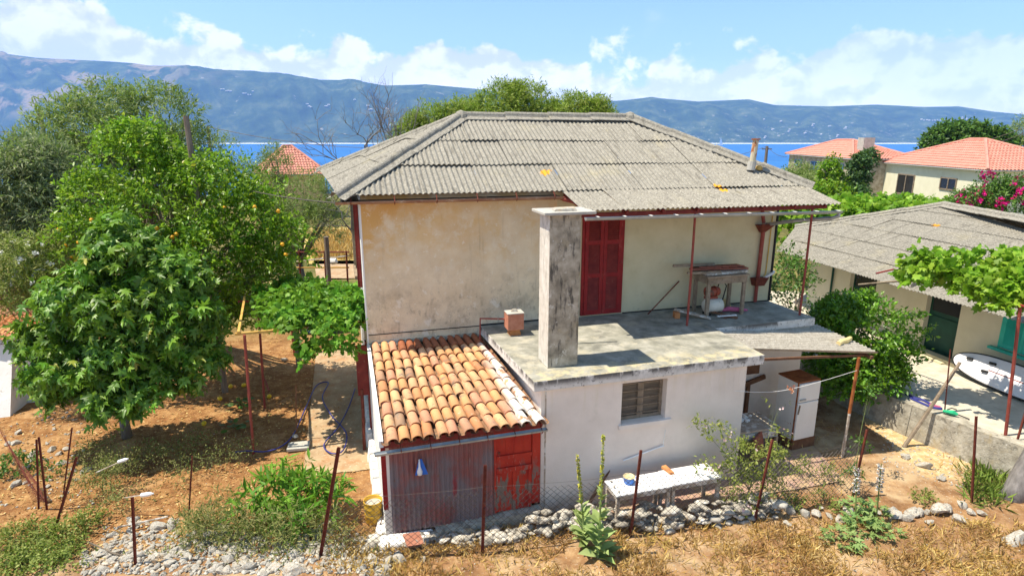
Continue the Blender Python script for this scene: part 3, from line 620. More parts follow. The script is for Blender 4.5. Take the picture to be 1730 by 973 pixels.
# roof
E0, E1 = V(-.42,-.42,5.37), V(10.92,-.42,5.33); AL, AR = V(2.75,2.95,7.02), V(7.55,2.95,7.04); EB, EC = V(-.95,7.0,5.50), V(11.1,6.6,5.35)
mb = MB()
nF, uF, eF = roof_face(mb, E0, E1, AL, AR)
nL, _, _ = roof_face(mb, EB, E0, AL, AL)
nR, _, _ = roof_face(mb, E1, EC, AR, AR)
nB, _, _ = roof_face(mb, EC, EB, AR, AL)
roof = mb.build('roof', M['roof'], house, smooth=False)
mb = MB(); ridge_cap(mb, AL, AR, nF, nB); ridge_cap(mb, AL, E0+V(-.05,-.05,0), nF, nL); ridge_cap(mb, AR, E1, nF, nR); ridge_cap(mb, AL, EB, nL, nB); ridge_cap(mb, AR, EC, nR, nB)
for p in (AL, AR): mb.lathe([(.20,-.02),(.17,.06),(.11,.13),(.0,.17)], 12, p)
mb.build('ridge_cap', M['roof'], roof)
P0, P1 = V(4.28,-1.62,5.07), V(10.72,-1.62,5.02)
pr = MB(); roof_face(pr, P0, P1, V(3.82,-.36,5.385), V(10.90,-.36,5.345), H=1.5, lift=.0)
porch = pr.build('porch_roof', M['roof'], house)
mk = MB()
for px, py in ((1118,338),(1040,341),(1322,324),(1376,333),(1228,318)):
    q = HB(px, py, -1.1); zz = 5.385-(abs(q[1]+.36))*.25
    c = V(q[0], -1.1, 5.235)
    for k in range(5): mk.lathe([(.001,.046),(.025+.02*random.random(),.046),(.04+.025*random.random(),.03)], 9, c+V(random.uniform(-.06,.06), random.uniform(-.04,.04), 0))
# beams, fascia, rafters
fb = MB().box(4.3, 10.5, -1.46, -1.40, 4.90, 4.99).box(4.4, 10.5, -.12, -.06, 5.13, 5.20)
for k in range(8):
    x = 4.5+k*.84; fb.bar((x,-1.55,4.985),(x,-.05,5.26), .05, .08)
fb.build('porch_frame', M['maroon'], house)
MB().box(-.36, 4.3, -.30, -.02, 5.22, 5.25).box(-.40, -.04, -.3, 6.5, 5.22, 5.25).build('eave_board', M['oldwood'], house)
gt = MB(); gutter(gt, (-.50,-.48,5.26), (4.35,-.48,5.24), .055); g1 = gt.build('gutter', M['brownpipe'], house)
for k in range(6): MB().tube([(-.2+k*.86,-.40,5.37),(-.2+k*.86,-.48,5.31),(-.2+k*.86,-.54,5.25),(-.2+k*.86,-.50,5.185)], .010, 5).build('bracket', M['rust'], g1)
MB().tube([(4.30,-.48,5.2),(4.5,-.6,5.15)], .05, 8).build('gutter_spout', M['redpole'], g1)
gt = MB(); gutter(gt, (4.35,-1.66,4.93), (10.72,-1.66,4.86), .065); g2 = gt.build('gutter', M['galv'], house)
for k in range(11): MB().box(4.6+k*.6, 4.635+k*.6, -1.74, -1.58, 4.935-.01*k*.6*1.1, 4.945-.01*k*.6*1.1).build('bracket', M['cloudwhite'], g2)
# outlet pipe under the gutter, rusty hoppers and down pipe on the wall
dp = MB().tube([(10.66,-1.66,4.86),(10.66,-1.66,4.74),(10.55,-1.58,4.68),(10.1,-.9,4.55),(9.96,-.12,4.36)], .045, 8).build('downpipe', M['galv'], house)
MB().tube([(9.92,-.08,4.25),(9.90,-.08,2.9)], .05, 8).tube([(9.89,-.08,2.75),(9.89,-.08,2.33)], .045, 8).tube([(9.78,-.07,4.95),(9.9,-.09,4.4)], .045, 8).build('lower_pipe', M['redpole'], dp)
def hopper(z, w0, w1, h):
    m_ = MB().hexa([(9.9-w1,-.03-w1*1.3,z),(9.9+w1,-.03-w1*1.3,z),(9.9+w1,-.02,z),(9.9-w1,-.02,z)], [(9.9-w0,-.03-w0*1.2,z+h),(9.9+w0,-.03-w0*1.2,z+h),(9.9+w0,-.02,z+h),(9.9-w0,-.02,z+h)])
    for k in range(14):
        x = 9.9-w0+2*w0*(k+.5)/14; m_.add([(x-.02,-.03-w0*1.2,z+h),(x+.02,-.03-w0*1.2,z+h),(x,-.03-w0*1.2,z+h+.03+.05*random.random())], [(0,1,2)])
    return m_.build('hopper', M['rust'], dp)
hopper(4.16, .20, .06, .20); hopper(2.78, .19, .13, .20)
MB().tube([(10.2,-.03,4.75),(10.17,-.03,3.05),(10.12,-.03,3.0)], .013, 5).build('conduit', M['yellow'], house)
MB().bar((10.0,-.1,2.92),(10.34,-.1,3.08), .05, .05).tube([(10.34,-.1,3.08),(10.42,-.03,3.1)], .03, 6).build('wall_bracket', M['whiteplastic'], house)
MB().tube([(10.37,.0,5.2),(10.37,.0,2.3)], .035, 8).build('corner_pipe', M['black'], house)
# porch posts
for a, b, t_ in ((7.09,-1.33,4.91), (10.21,-1.33,4.90)):
    MB().tube([(a,b,2.3),(a+.01,b,3.4),(a,b,t_)], .028, 10).build('porch_post', M['redpole'], house)
MB().tube([(3.90,-1.75,2.3),(3.88,-1.75,4.95)], .02, 8).build('porch_post', M['redpole'], house)
# chimney
ch = MB().box(3.13, 3.735, -2.93, -2.38, 2.30, 5.17); ch.m = [0]*6; ch.m[5] = 1  # left face takes the paler render that paints in the sunlight
chim = ch.build('chimney', [M['chim'], M['chimlit']], house, bevel=.012)
MB().box(3.00, 3.98, -3.03, -2.28, 5.175, 5.23).build('chimney_cap', M['conc'], chim, bevel=.01)
MB().hexa([(3.24,-2.86,5.235),(3.66,-2.90,5.235),(3.72,-2.62,5.235),(3.30,-2.56,5.235)], [(3.27,-2.85,5.27),(3.64,-2.88,5.275),(3.69,-2.64,5.285),(3.33,-2.58,5.27)]).build('capstone', M['stone'], chim)
# roof flue
fp = HB(1262, 277, .25)
fb_ = V(9.62, .25, 5.70)
fl = MB().tube([fb_, fb_+V(.03,0,.22)], .105, 12).build('flue', M['conc'], house)
MB().tube([fb_+V(.03,0,.22), fb_+V(.07,0,.74)], .075, 12).build('flue_pipe', surf('rusty_flue', [(0,(.44,.38,.26)),(1,(.58,.52,.38))], scale=5, rough=.6, layers=[dict(c=(.36,.10,.02), s=8, st=(1,1,.5), lo=.5, hi=.56, a=.9)]), fl)
MB().lathe([(.11,0),(.11,.03),(.0,.035)], 12, fb_+V(.07,0,.745)).build('flue_cap', M['rusttop'], fl)
MB().lathe([(.001,.09),(.07,.07),(.10,0),(.09,-.03)], 8, fb_+V(.28,.05,.03)).build('mortar_lump', M['yellowwood'], fl)
# left side: open shutter, lower plank door and a rusty down pipe
sh_ = MB().box(-.10, -.04, .75, 1.25, 3.2, 5.15).box(-.14, -.10, .8, .84, 3.2, 5.15)
sh_.build('window_shutter', M['maroon'], house)
MB().box(-.075, -.037, .35, .75, -.2, 1.95).build('side_door', M['maroon'], house)
MB().box(-.30, -.04, .34, .40, .75, 1.95).build('side_door_leaf', M['maroon'], house)
MB().tube([(-.22,.10,1.0),(-.22,.05,.5),(-.25,0,-.5)], .035, 8).build('rusty_pipe', M['rust'], house)
MB().box(-.14, -.037, 4.2, 6.0, 2.6, 2.7).box(-.12,-.037, 5.3, 5.9, 2.8, 4.6).build('side_window', M['oldwood'], house)
ftm = MB()
for k in range(16):
    y0 = .1+k*.38; w_ = random.uniform(.10,.2); h_ = random.uniform(.12,.4)
    ftm.hexa([(-.04-w_,y0,-.6),(-.04,y0,-.6),(-.04,y0+.36,-.6),(-.04-w_,y0+.36,-.6)], [(-.06-w_*.6,y0+.03,-.45+h_),(-.04,y0+.03,-.45+h_),(-.04,y0+.34,-.45+h_),(-.06-w_*.6,y0+.34,-.45+h_)])
ftm.build('footing', M['lime'], house, bevel=.03)
# thin pipe from the vent box to the tiles and the drain pipe on the white wall
MB().tube([(2.98,-.72,2.63),(2.42,-.42,2.60),(2.40,-.45,2.05)], .02, 7).build('vent_pipe', M['redpole'], house)
MB().tube([(4.55,-3.41,.42),(5.38,-3.41,.60),(5.42,-3.41,.60)], .014, 6).tube([(5.4,-3.41,.6),(5.43,-3.41,.95)], .006, 5).build('water_pipe', M['whiteplastic'], house)
MB().box(2.93, 2.96, -3.386, -3.381, -.45, 2.05).build('wall_seam', M['tablewood'], house)

# ------------------------------------------------------------------ lean-to shed
shed = hthing('shed', 'small lean-to shed with orange barrel tile roof and peeling red front', 'shed', 0, 0, 0)
ROWS, COLS = 9, 13
mb = MB()
def tilep(u, v): # u across 0..1, v down 0..1
    back = V(.04+u*(2.42-.04), -.03, 2.03); front = V(.06+u*(2.86-.06), -3.52, 1.50)
    return back+(front-back)*v
for r in range(ROWS):
    for c in range(COLS):
        u0 = (c+.5)/COLS; v0 = r/ROWS-.006; v1 = (r+1)/ROWS+.028
        p = tilep(u0, v0); q = tilep(u0, v1); d = unit(q-p); sd = unit(tilep(u0+.01, v0)-tilep(u0-.01, v0)); up = unit(np.cross(sd, -d)); up = up if up[2] > 0 else -up
        jx = random.uniform(-.016,.016); yaw = random.uniform(-.03,.03); wd = np.linalg.norm(tilep(1,(v0+v1)/2)-tilep(0,(v0+v1)/2))/COLS
        r0, r1 = wd*.40, wd*.47; vs = []
        for s_, (pp_, rr, lf) in enumerate(((p, r0, .045), (q, r1, .072+random.uniform(0,.008)))):
            for th in (0, .012):
                for k in range(9):
                    a = PI*(k/8); vs.append(pp_+sd*(-math.cos(a)*(rr-th)+jx+(yaw if s_ else 0))+up*(math.sin(a)*(rr-th)*.92+lf))
        fs = [(k, k+1, 18+k+1, 18+k) for k in range(8)]+[(18+k, 18+k+1, 27+k+1, 27+k) for k in range(8)]+[(k+1+9, k+9, 27+k, 27+k+1) for k in range(8)]
        mb.add(vs, fs, 1 if r == 0 and c >= 3 else 0)
    for c in range(COLS+1):
        u0 = c/COLS; p = tilep(u0, r/ROWS-.006); q = tilep(u0, (r+1)/ROWS+.02); sd = unit(tilep(u0+.01,.5)-tilep(u0-.01,.5)); vs = []
        for pp_, rr, lf in ((p, .088, .035), (q, .075, .062)):
            for k in range(7):
                a = PI*k/6; vs.append(pp_+sd*(-math.cos(a)*rr)+V(0,0,lf-math.sin(a)*rr*.55))
        mb.add(vs, [(k, k+1, 7+k+1, 7+k) for k in range(6)], 2)
mb.build('tile_roof', [M['tile'], M['tiledk'], M['tilech']], shed, smooth=True)
# mortar at the wall
mm = MB(); 
for k in range(26):
    x = .05+k*.093; mm.lathe([(.07,0),(.05,.05),(.0,.07)], 7, (x, -.03, 2.03+.03*random.random()+(.03 if k > 6 else 0)))
mm.build('mortar_flashing', M['chim'], shed)
MB().box(.02, 2.82, -3.46, -3.42, 1.40, 1.50).hexa([(2.44,-.05,1.88),(2.49,-.05,1.88),(2.86,-3.46,1.40),(2.82,-3.46,1.40)], [(2.44,-.05,2.05),(2.49,-.05,2.05),(2.88,-3.46,1.52),(2.84,-3.46,1.52)]).build('fascia_board', M['maroon'], shed)
MB().hexa([(.02,-3.4,1.36),(2.8,-3.4,1.36),(2.42,-.05,1.86),(.02,-.05,1.86)], [(.02,-3.4,1.46),(2.8,-3.4,1.46),(2.42,-.05,1.96),(.02,-.05,1.96)]).build('roof_deck', M['brownwood'], shed)
MB().hexa([(-.02,-3.36,-.6),(.03,-3.36,-.6),(.03,-.01,-.6),(-.02,-.01,-.6)], [(-.02,-3.36,1.40),(.03,-3.36,1.40),(.03,-.01,1.93),(-.02,-.01,1.93)]).build('side_wall', M['lime'], shed)
MB().hexa([(-.05,-3.5,1.44),(.02,-3.5,1.44),(.02,-.02,1.97),(-.05,-.02,1.97)], [(-.05,-3.5,1.56),(.02,-3.5,1.56),(.02,-.02,2.09),(-.05,-.02,2.09)]).build('verge', M['lime'], shed)
MB().box(-.03, .05, -3.43, -3.36, .2, 1.42).build('corner_post', M['red'], shed)
# white stepped base at the left corner
bs = MB()
for k in range(12):
    y0 = -3.62+k*.30; w_ = .16+.06*random.random(); h_ = .10+.12*random.random()+(.10 if k > 8 else 0)
    bs.hexa([(-.03-w_,y0,-.6),(.0,y0,-.6),(.0,y0+.30,-.6),(-.03-w_,y0+.30,-.6)], [(-.02-w_*.7,y0+.02,-.45+h_),(.0,y0+.02,-.45+h_),(.0,y0+.28,-.45+h_),(-.02-w_*.7,y0+.28,-.45+h_)])
bs.hexa([(-.18,-3.72,-.6),(.85,-3.66,-.6),(.85,-3.44,-.6),(-.18,-3.44,-.6)], [(-.12,-3.66,-.36),(.8,-3.62,-.36),(.8,-3.45,-.30),(-.12,-3.45,-.26)])
bs.build('whitewashed_base', M['lime'], shed, bevel=.03)
MB().hexa([(.85,-3.62,-.6),(2.84,-3.60,-.6),(2.84,-3.40,-.6),(.85,-3.40,-.6)], [(.85,-3.56,-.32),(2.84,-3.54,-.26),(2.84,-3.40,-.22),(.85,-3.40,-.28)]).build('plinth', M['retain'], shed)
# corrugated tin front
tf = MB(); vs = []; n_ = 110; xa, xb = .10, 1.98
for i in range(n_+1):
    x = xa+(xb-xa)*i/n_; w_ = .014*math.cos(2*PI*(x-xa)/.088)
    vs += [(x, -3.445+w_, -.30+.02*math.sin(i*1.7)+.03*(i/n_)), (x, -3.44+w_, .5), (x, -3.435+w_, 1.42)]
    vs += [(x, -3.438+w_, -.30+.02*math.sin(i*1.7)+.03*(i/n_)), (x, -3.433+w_, .5), (x, -3.428+w_, 1.42)]
fs = []
for i in range(n_):
    for k in (0, 1, 3, 4): fs.append((i*6+k, (i+1)*6+k, (i+1)*6+k+1, i*6+k+1))
tf.add(vs, fs); tf.build('tin_sheet', M['tin'], shed)
MB().box(.0, .14, -3.425, -3.37, -.35, 1.40).build('tin_edge', M['white'], shed)
sd_ = MB()
for i, (a_, b_) in enumerate(((2.0,2.165),(2.168,2.33),(2.333,2.50),(2.503,2.665))):
    sd_.box(a_, b_, -3.435+.004*(i%2), -3.40, -.22, 1.42)
sdoor = sd_.build('door', M['doorred'], shed)
MB().box(2.0, 2.665, -3.46, -3.437, .58, .68).box(2.0, 2.665, -3.462, -3.437, .86, .93).box(2.0,2.06,-3.461,-3.437,-.2,.575).box(2.60,2.665,-3.461,-3.437,-.2,.575).box(2.3,2.36,-3.461,-3.437,-.2,.575).build('door_rail', M['doorred'], sdoor)
MB().box(2.675, 2.83, -3.45, -3.39, -.15, 1.42).box(1.955, 1.995, -3.455, -3.40, -.22, 1.42).build('door_frame', M['doorred'], shed)
MB().box(2.02,2.06,-3.475,-3.462,.98,1.02).build('latch', M['rust'], sdoor)
gt = MB(); gutter(gt, (-.14,-3.60,1.40), (2.90,-3.60,1.43), .055); g3 = gt.build('gutter', M['galv'], shed)
for k in range(6): MB().tube([(.3+k*.5,-3.48,1.5),(.3+k*.5,-3.6,1.43),(.3+k*.5,-3.66,1.40),(.3+k*.5,-3.6,1.34)], .008, 5).build('bracket', M['rust'], g3)

# ------------------------------------------------------------------ corrugated canopy right of the terrace
can = hthing('canopy', 'sloping corrugated canopy sheet beside the terrace held by one rusty pole', 'canopy', 0, 0, 0)
cs = MB(); roof_face(cs, V(10.62,-3.28,1.93), V(10.85,-1.25,1.93), V(7.60,-3.40,2.20), V(7.62,-1.60,2.20), H=3.3, sheetw=.95, pitch=.12, amp=.03)
cs.build('canopy_sheet', M['canopy'], can)
MB().bar((10.45,-3.3,1.88),(10.6,-1.3,1.88), .06, .07).bar((7.6,-3.2,2.10),(10.5,-3.1,1.87), .04, .05).build('canopy_beam', M['brownwood'], can)
MB().tube([(10.08,-3.25,GZ-.1),(10.10,-3.25,.6)], .032, 8).build('post_foot', M['tablewood'], can)
MB().tube([(10.10,-3.25,.6),(10.14,-3.25,1.9)], .034, 8).build('canopy_post', M['rusttop'], can)
tag(MB().tube([(0,0,0),(.12,.1,.005),(.3,.22,-.01),(.46,.36,.0)], [.05,.065,.065,.05], 9).build('foam_roll', M['foam']), 'yellow foam roll lying at the outer corner of the low canopy', 'foam roll').location = W(10.05,-2.75,2.06)
# ------------------------------------------------------------------ other houses
def perp(a, b): d = unit(V(b[0]-a[0], b[1]-a[1], 0)); return V(-d[1], d[0], 0)
def hip_house(name, label, A, B, depth, zr, wallm, roofm, inset=.35, gz=-.8, ridge=.35, pitch=.24, H=.36, windows=(), winm=None):
    """A, B: eave corners of the face one sees (left, right); depth goes away from the camera"""
    A = np.asarray(A, float); B = np.asarray(B, float); B[2] = A[2]
    n = perp(A, B); n = n if n@((A+B)/2-CAM) > 0 else -n
    Cc, D = B+n*depth, A+n*depth; mid = (A+Cc)/2; d = unit(B-A); L = np.linalg.norm(B-A)
    T0 = mid-d*L*ridge/2; T1 = mid+d*L*ridge/2; T0[2] = T1[2] = zr
    root = thing(name, label, 'house', (A[0], A[1], gz), 0); o = V(A[0], A[1], gz)
    mb = MB(); kw = dict(H=H, pitch=pitch, amp=.035, sheetw=60, lift=.05, jit=.0, seg=4, lip=.02)
    n1,_,_ = roof_face(mb, A-o, B-o, T0-o, T1-o, **kw); n2,_,_ = roof_face(mb, B-o, Cc-o, T1-o, T1-o, **kw)
    n3,_,_ = roof_face(mb, Cc-o, D-o, T1-o, T0-o, **kw); n4,_,_ = roof_face(mb, D-o, A-o, T0-o, T0-o, **kw)
    rf = mb.build('roof', roofm, root)
    mb = MB()
    for p, q in ((T0, T1), (T0, A), (T1, B), (T1, Cc), (T0, D)):
        if np.linalg.norm(p-q) > .1: mb.tube([p-o+V(0,0,.05), q-o+V(0,0,.05)], .11, 6)
    mb.build('ridge_tiles', roofm, rf)
    a = A+d*inset+n*inset; b = B-d*inset+n*inset; c = Cc-d*inset-n*inset; e = D+d*inset-n*inset
    MB().hexa([V(*p[:2], gz)-o for p in (a, b, c, e)], [V(*p[:2], A[2]+.03)-o for p in (a, b, c, e)]).build('wall', wallm, root)
    MB().hexa([p-o+V(0,0,-.06) for p in (A, B, Cc, D)], [p-o+V(0,0,-.02) for p in (A, B, Cc, D)]).build('eave', M['whiteplastic'], root)
    for (face, u0, u1, z0, z1) in windows:
        p0, dd, nn = (a, d, -n) if face == 0 else (b, n, d)
        q0 = p0+dd*u0+nn*.004; q1 = p0+dd*u1+nn*.004
        f = MB().bar(V(*q0[:2], z0)-o+nn*.02, V(*q1[:2], z0)-o+nn*.02, .10, .08).bar(V(*q0[:2], z1)-o+nn*.02, V(*q1[:2], z1)-o+nn*.02, .06, .06).build('window', winm or M['oldwood'], root)
        MB().bar(V(*q0[:2], (z0+z1)/2)-o, V(*q1[:2], (z0+z1)/2)-o, .02, z1-z0).build('pane', M['dark'], f)
    return root, a, b, n, d, o
z_ = 4.4
A_, B_ = PZ(1477,273.5,z_), PZ(1669,288,z_)
def onwall(px, py, P, n): return PLN(px, py, P, n)
r_, a, b, n, d, o = hip_house('house', 'cream house with a salmon tiled hip roof behind the vines at right', A_, B_, 7.5, 6.35, M['creamwall'], M['redroof'], ridge=.12, windows=())
def wrect(root, o, a, n, d, px0, py0, px1, py1, nm='window', mat=None, frame=None):
    p = PLN(px0, py0, a, n); q = PLN(px1, py1, a, n)
    u0, u1 = (p-a)@d, (q-a)@d; z0, z1 = min(p[2], q[2]), max(p[2], q[2]); f0 = a+d*u0-n*.01-o; f1 = a+d*u1-n*.01-o
    w_ = MB()
    for zz in (z0, z1): w_.bar(V(f0[0],f0[1],zz-o[2]), V(f1[0],f1[1],zz-o[2]), .12, .09)
    for ff in (f0, f1, (f0+f1)/2): w_.bar(V(ff[0],ff[1],z0-o[2]), V(ff[0],ff[1],z1-o[2]), .09, .12)
    W_ = w_.build(nm, frame or M['oldwood'], root)
    MB().bar(V(f0[0],f0[1],(z0+z1)/2-o[2]), V(f1[0],f1[1],(z0+z1)/2-o[2]), .05, z1-z0).build('pane', mat or M['dark'], W_)
wrect(r_, o, a, n, d, 1519, 294, 1541, 330); wrect(r_, o, a, n, d, 1591, 300, 1614, 322)
z_ = 4.7
A_, B_ = PZ(1326.8,260,z_), PZ(1441.6,268.7,z_)
r_, a, b, n, d, o = hip_house('house', 'distant rubble stone house with red roof and a square chimney', A_, B_, 5.5, 6.25, M['stonehouse'], M['redroof'], ridge=.2)
bl = plain('blue_frame', (.10,.22,.42), rough=.5)
for q in ((1344,270,1354,280), (1371,273,1382,291), (1412,277,1424,290)): wrect(r_, o, a, n, d, *q, frame=bl)
cp = PY(1462, 250, 56); MB().box(-.5,.5,-.5,.5,-1.2,.9).build('chimney', M['conc'], r_).location = tuple(cp-o)
A_, B_ = PZ(436,297,3.4), PZ(556,294,3.4)
hip_house('house', 'distant house with red tiled roof seen left of the grey roof', A_, B_, 7.0, 5.75, plain('ochre_wall', (.60,.42,.22)), M['redroof'], ridge=.12)

# neighbour's long low house
NQ = V(12.2, 16.95, .35); nv = unit(V(.2,-.98,0)); nn = V(-nv[1], nv[0], 0)    # along the wall, into the house
NRZ = math.atan2(nv[1], nv[0])
def NL(p): q = np.asarray(p, float)-NQ; return V(q@nv, q@nn, q[2])
def NW(px, py, off=0): return NL(PLN(px, py, NQ+nn*off, nn))
nb = thing('house', 'long low cream house with grey corrugated roof and green doors at right', 'house', NQ, NRZ)
s_far = NW(1366, 480)[0]; d0, d1 = 0.0, 1.08
wall = MB(); wt_ = 2.22
w0, w1 = NW(1685, 590)[0], NW(1685, 590)[0]+1.25; wz0, wz1 = .88, 2.02
e0, e1 = NW(1434, 490)[0], NW(1478, 500)[0]
wall.box(s_far, e0, 0, .25, -.8, wt_).box(e0, e1, 0, .25, 2.02, wt_).box(e1, d0, 0, .25, -.8, wt_).box(d0, d1, 0, .25, 2.02, wt_).box(d1, w0, 0, .25, -.8, wt_).box(w0, w1, 0, .25, -.8, wz0).box(w0, w1, 0, .25, wz1, wt_).box(w1, 9, 0, .25, -.8, wt_)
wall.box(s_far, s_far+.25, .252, 7, -.8, wt_).box(8.75, 9, .252, 7, -.8, wt_).box(s_far, 9, 7.0, 7.2, -.8, wt_)
wall.build('wall', M['neighwall'], nb)
MB().box(e1+.02, 9, -.30, -.003, -.35, .10).box(d0-.1,d1+.1,-.45,-.303,-.35,.04).build('base_step', M['cream'], nb)
for (x0_, x1_, m_) in ((e0, e1, M['dkgreen']), (d0, d1, M['dkgreen'])):
    D_ = MB().box(x0_, x1_, .16, .22, .0, 2.02).build('door', m_, nb)
    MB().box(x0_+.1, x1_-.1, .13, .157, 1.25, 1.9).build('door_pane', M['dark'], D_)
    MB().box(x0_+.1, x1_-.1, .135, .157, .15, 1.1).build('door_panel', m_, D_)
W_ = MB().box(w0, w0+.05, -.03, .05, wz0, wz1).box(w1-.05, w1, -.03, .05, wz0, wz1).box(w0+.05, w1-.05, -.03, .05, wz1-.05, wz1).build('window', M['green'], nb)
for q in range(2):
    l0 = w0+.055+q*.575; l1 = l0+.565; sh = MB().box(l0, l0+.07, -.04, -.005, wz0+.02, wz1-.06).box(l1-.07, l1, -.04, -.005, wz0+.02, wz1-.06).box(l0+.07, l1-.07, -.04, -.005, wz0+.02, wz0+.12).box(l0+.07, l1-.07, -.04, -.005, wz1-.14, wz1-.06)
    k = 20
    for i in range(k):
        z0 = wz0+.12+i*(wz1-wz0-.26)/k; sh.hexa([(l0+.07,-.036,z0),(l1-.07,-.036,z0),(l1-.07,-.03,z0),(l0+.07,-.03,z0)], [(l0+.07,-.014,z0+.036),(l1-.07,-.014,z0+.036),(l1-.07,-.008,z0+.036),(l0+.07,-.008,z0+.036)])
    sh.build('shutter', M['green'], W_)
MB().box(w0-.15, w1+.2, -.16, -.035, wz0-.07, wz0-.005).build('window_sill', M['green'], nb)
# roof
RA = PZ(1312, 425, 2.36); ap = PZ(1595, 347, 4.1); RB = RA+nv*15
rt = PZ(1730, 371, 4.1); e_ = unit(RB-RA); T1 = ap+unit(V(rt[0]-ap[0], rt[1]-ap[1], 0))*9
npl = unit(np.cross(e_, ap-RA)); npl = npl if npl[2] > 0 else -npl; upv = unit(np.cross(npl, e_)); upv = upv if upv@(ap-RA) > 0 else -upv
Hh = PLN(1345, 384, RA, npl); sH, tH = (Hh-RA)@e_, (Hh-RA)@upv; sh0 = max(0, -sH)+.02; RA0 = RA; RA = RA-e_*sh0; sH = (Hh-RA)@e_; sA, tA = (ap-RA)@e_, (ap-RA)@upv; tE = (T1-RA)@upv; sE = (T1-RA)@e_
def tmx(s):
    if s < sH: return tH*s/sH
    if s < sA: return tH+(tA-tH)*(s-sH)/(sA-sH)
    return tA+(tE-tA)*(s-sA)/(sE-sA)
rf = MB(); nF_, _, _ = roof_face(rf, NL(RA), NL(RB), NL(ap), NL(T1), H=1.05, tmax=tmx, tmin=lambda s: tH*(sh0-s)/sh0 if s < sh0 else -9, sheetw=.85, lift=.03)
bk0 = ap+nn*5.5; bk0[2] = 2.4; bk1 = T1+nn*5.5; bk1[2] = 2.4
nB_, _, _ = roof_face(rf, NL(bk1), NL(bk0), NL(T1), NL(ap), H=1.05)
hp = Hh+nn*6; hp[2] = 1.2; bk0 = bk0-V(0,0,.0)
rf.add([NL(Hh), NL(ap), NL(bk0), NL(hp)], [(0, 1, 2, 3)])
ro = rf.build('roof', M['roof'], nb)
mb = MB(); ridge_cap(mb, NL(ap), NL(T1), nF_, nB_, r=.10); ridge_cap(mb, NL(ap), NL(Hh), nF_, unit(nB_+V(0,0,2)), r=.10); mb.build('ridge_cap', M['roof'], ro)
gp = NW(1408, 470)
MB().tube([(gp[0],-.05,.1),(gp[0],-.05,2.1)], .035, 8).build('downpipe', M['dkgreen'], nb)
# terrace floor of the neighbour and its retaining wall
tr_pts = [(9.20,14.3),(9.67,13.2),(10.48,11.57),(11.9,8.8),(17,8.8),(17,24),(9.3,24),(8.7,16.5)]
fl_ = MB().prism(tr_pts, -.9, .345)
M['terrfloor'] = surf('terrace_floor', [(0,(.42,.37,.29)),(1,(.60,.55,.46))], scale=3, detail=8, bump=.006, bscale=30, layers=[dict(c=(.28,.25,.2), s=5, lo=.56, hi=.68, a=.5)])
fl_.build('neighbour_terrace', M['terrfloor'])['kind'] = 'structure'
rw = thing('retaining_wall', 'rough grey retaining wall under the neighbour terrace at right', 'wall', (9.67,13.2,GZ))
mb = MB(); line = [(8.60,16.4),(9.20,14.25),(9.64,13.15),(10.45,11.52),(11.85,8.75)]
for i in range(len(line)-1):
    p, q = V(*line[i],0), V(*line[i+1],0); k = int(np.linalg.norm(q-p)/.18)+1; nrm_ = -perp(p, q)*(-1 if perp(p, q)[0] < 0 else 1)
    nrm_ = nrm_ if nrm_[0] < 0 else -nrm_
    for j in range(k):
        a0 = p+(q-p)*j/k; a1 = p+(q-p)*(j+1)/k
        w0_, w1_ = [.10+.06*float(fbm(x[0], x[1], 3, 3, 3)) for x in (a0, a1)]; t0_, t1_ = [.33+.05*float(fbm(x[0], x[1], 4, 3, 6))-.02 for x in (a0, a1)]
        b0 = [a0+nrm_*(w0_+.10), a1+nrm_*(w1_+.10), a1+nrm_*-.0, a0-nrm_*.0]; 
        mb.hexa([V(x[0], x[1], -.9)-V(9.67,13.2,GZ) for x in b0], [V(x[0], x[1], z)-V(9.67,13.2,GZ) for x, z in zip([a0+nrm_*w0_, a1+nrm_*w1_, a1-nrm_*.12, a0-nrm_*.12], (t0_, t1_, t1_+.02, t0_+.02))])
mb.build('wall_body', M['retain'], rw)

# white outbuilding at the left edge
ob = thing('outbuilding', 'low whitewashed outbuilding with an orange tile roof at the left edge', 'outbuilding', (-12.75,15.0,GZ), math.radians(14))
MB().hexa([(-4.5,0,-.3),(.10,0,-.3),(.05,3.2,-.3),(-4.5,3.2,-.3)], [(-4.5,.08,1.85),(0,.08,1.85),(0,3.2,2.3),(-4.5,3.2,2.3)]).build('wall', M['lime'], ob)
MB().hexa([(-2.2,-1.0,-.3),(-.35,-1.0,-.3),(-.35,-.005,-.3),(-2.2,-.005,-.3)], [(-2.2,-.05,1.7),(-.38,-.05,1.7),(-.38,.07,1.7),(-2.2,.07,1.7)]).build('buttress', M['lime'], ob)
mb = MB(); roof_face(mb, (-4.8,-.2,1.88), (.3,-.2,1.88), (-4.8,3.4,2.42), (.3,3.4,2.42), H=.40, pitch=.2, amp=.045, sheetw=40, lift=.04); mb.build('tile_roof', M['tile'], ob)
MB().tube([(.25,-.25,1.98),(.25,3.4,2.52)], .09, 8).build('verge', M['lime'], ob)

# ------------------------------------------------------------------ foliage
def tmpl(pts, center=None):
    v = np.array(pts, float)
    if center is None: return v, np.array([[0,2,1],[0,3,2]]) if len(v) == 4 else None
    n = len(v); v = np.vstack([v, center]); f = np.array([[n, i, (i+1) % n] for i in range(n)]); return v, f
def mirror(half):
    return half+[(x, -y, z) for x, y, z in half[::-1] if abs(y) > 1e-6]
T_LEAF = tmpl([(0,0,0),(.45,.24,.06),(1,0,-.06),(.45,-.24,.06)])
T_LANCE = tmpl([(0,0,0),(.45,.11,.02),(1,0,-.05),(.45,-.11,.02)])
T_NARROW = tmpl([(0,0,0),(.5,.085,.01),(1,0,0),(.5,-.085,.01)])
T_FIG = tmpl(mirror([(0,0,0),(-.05,.17,.0),(.10,.46,-.12),(.23,.17,.02),(.56,.48,-.14),(.50,.13,.03),(.84,.12,-.06),(1.08,0,-.2)]), (.3,0,.04))
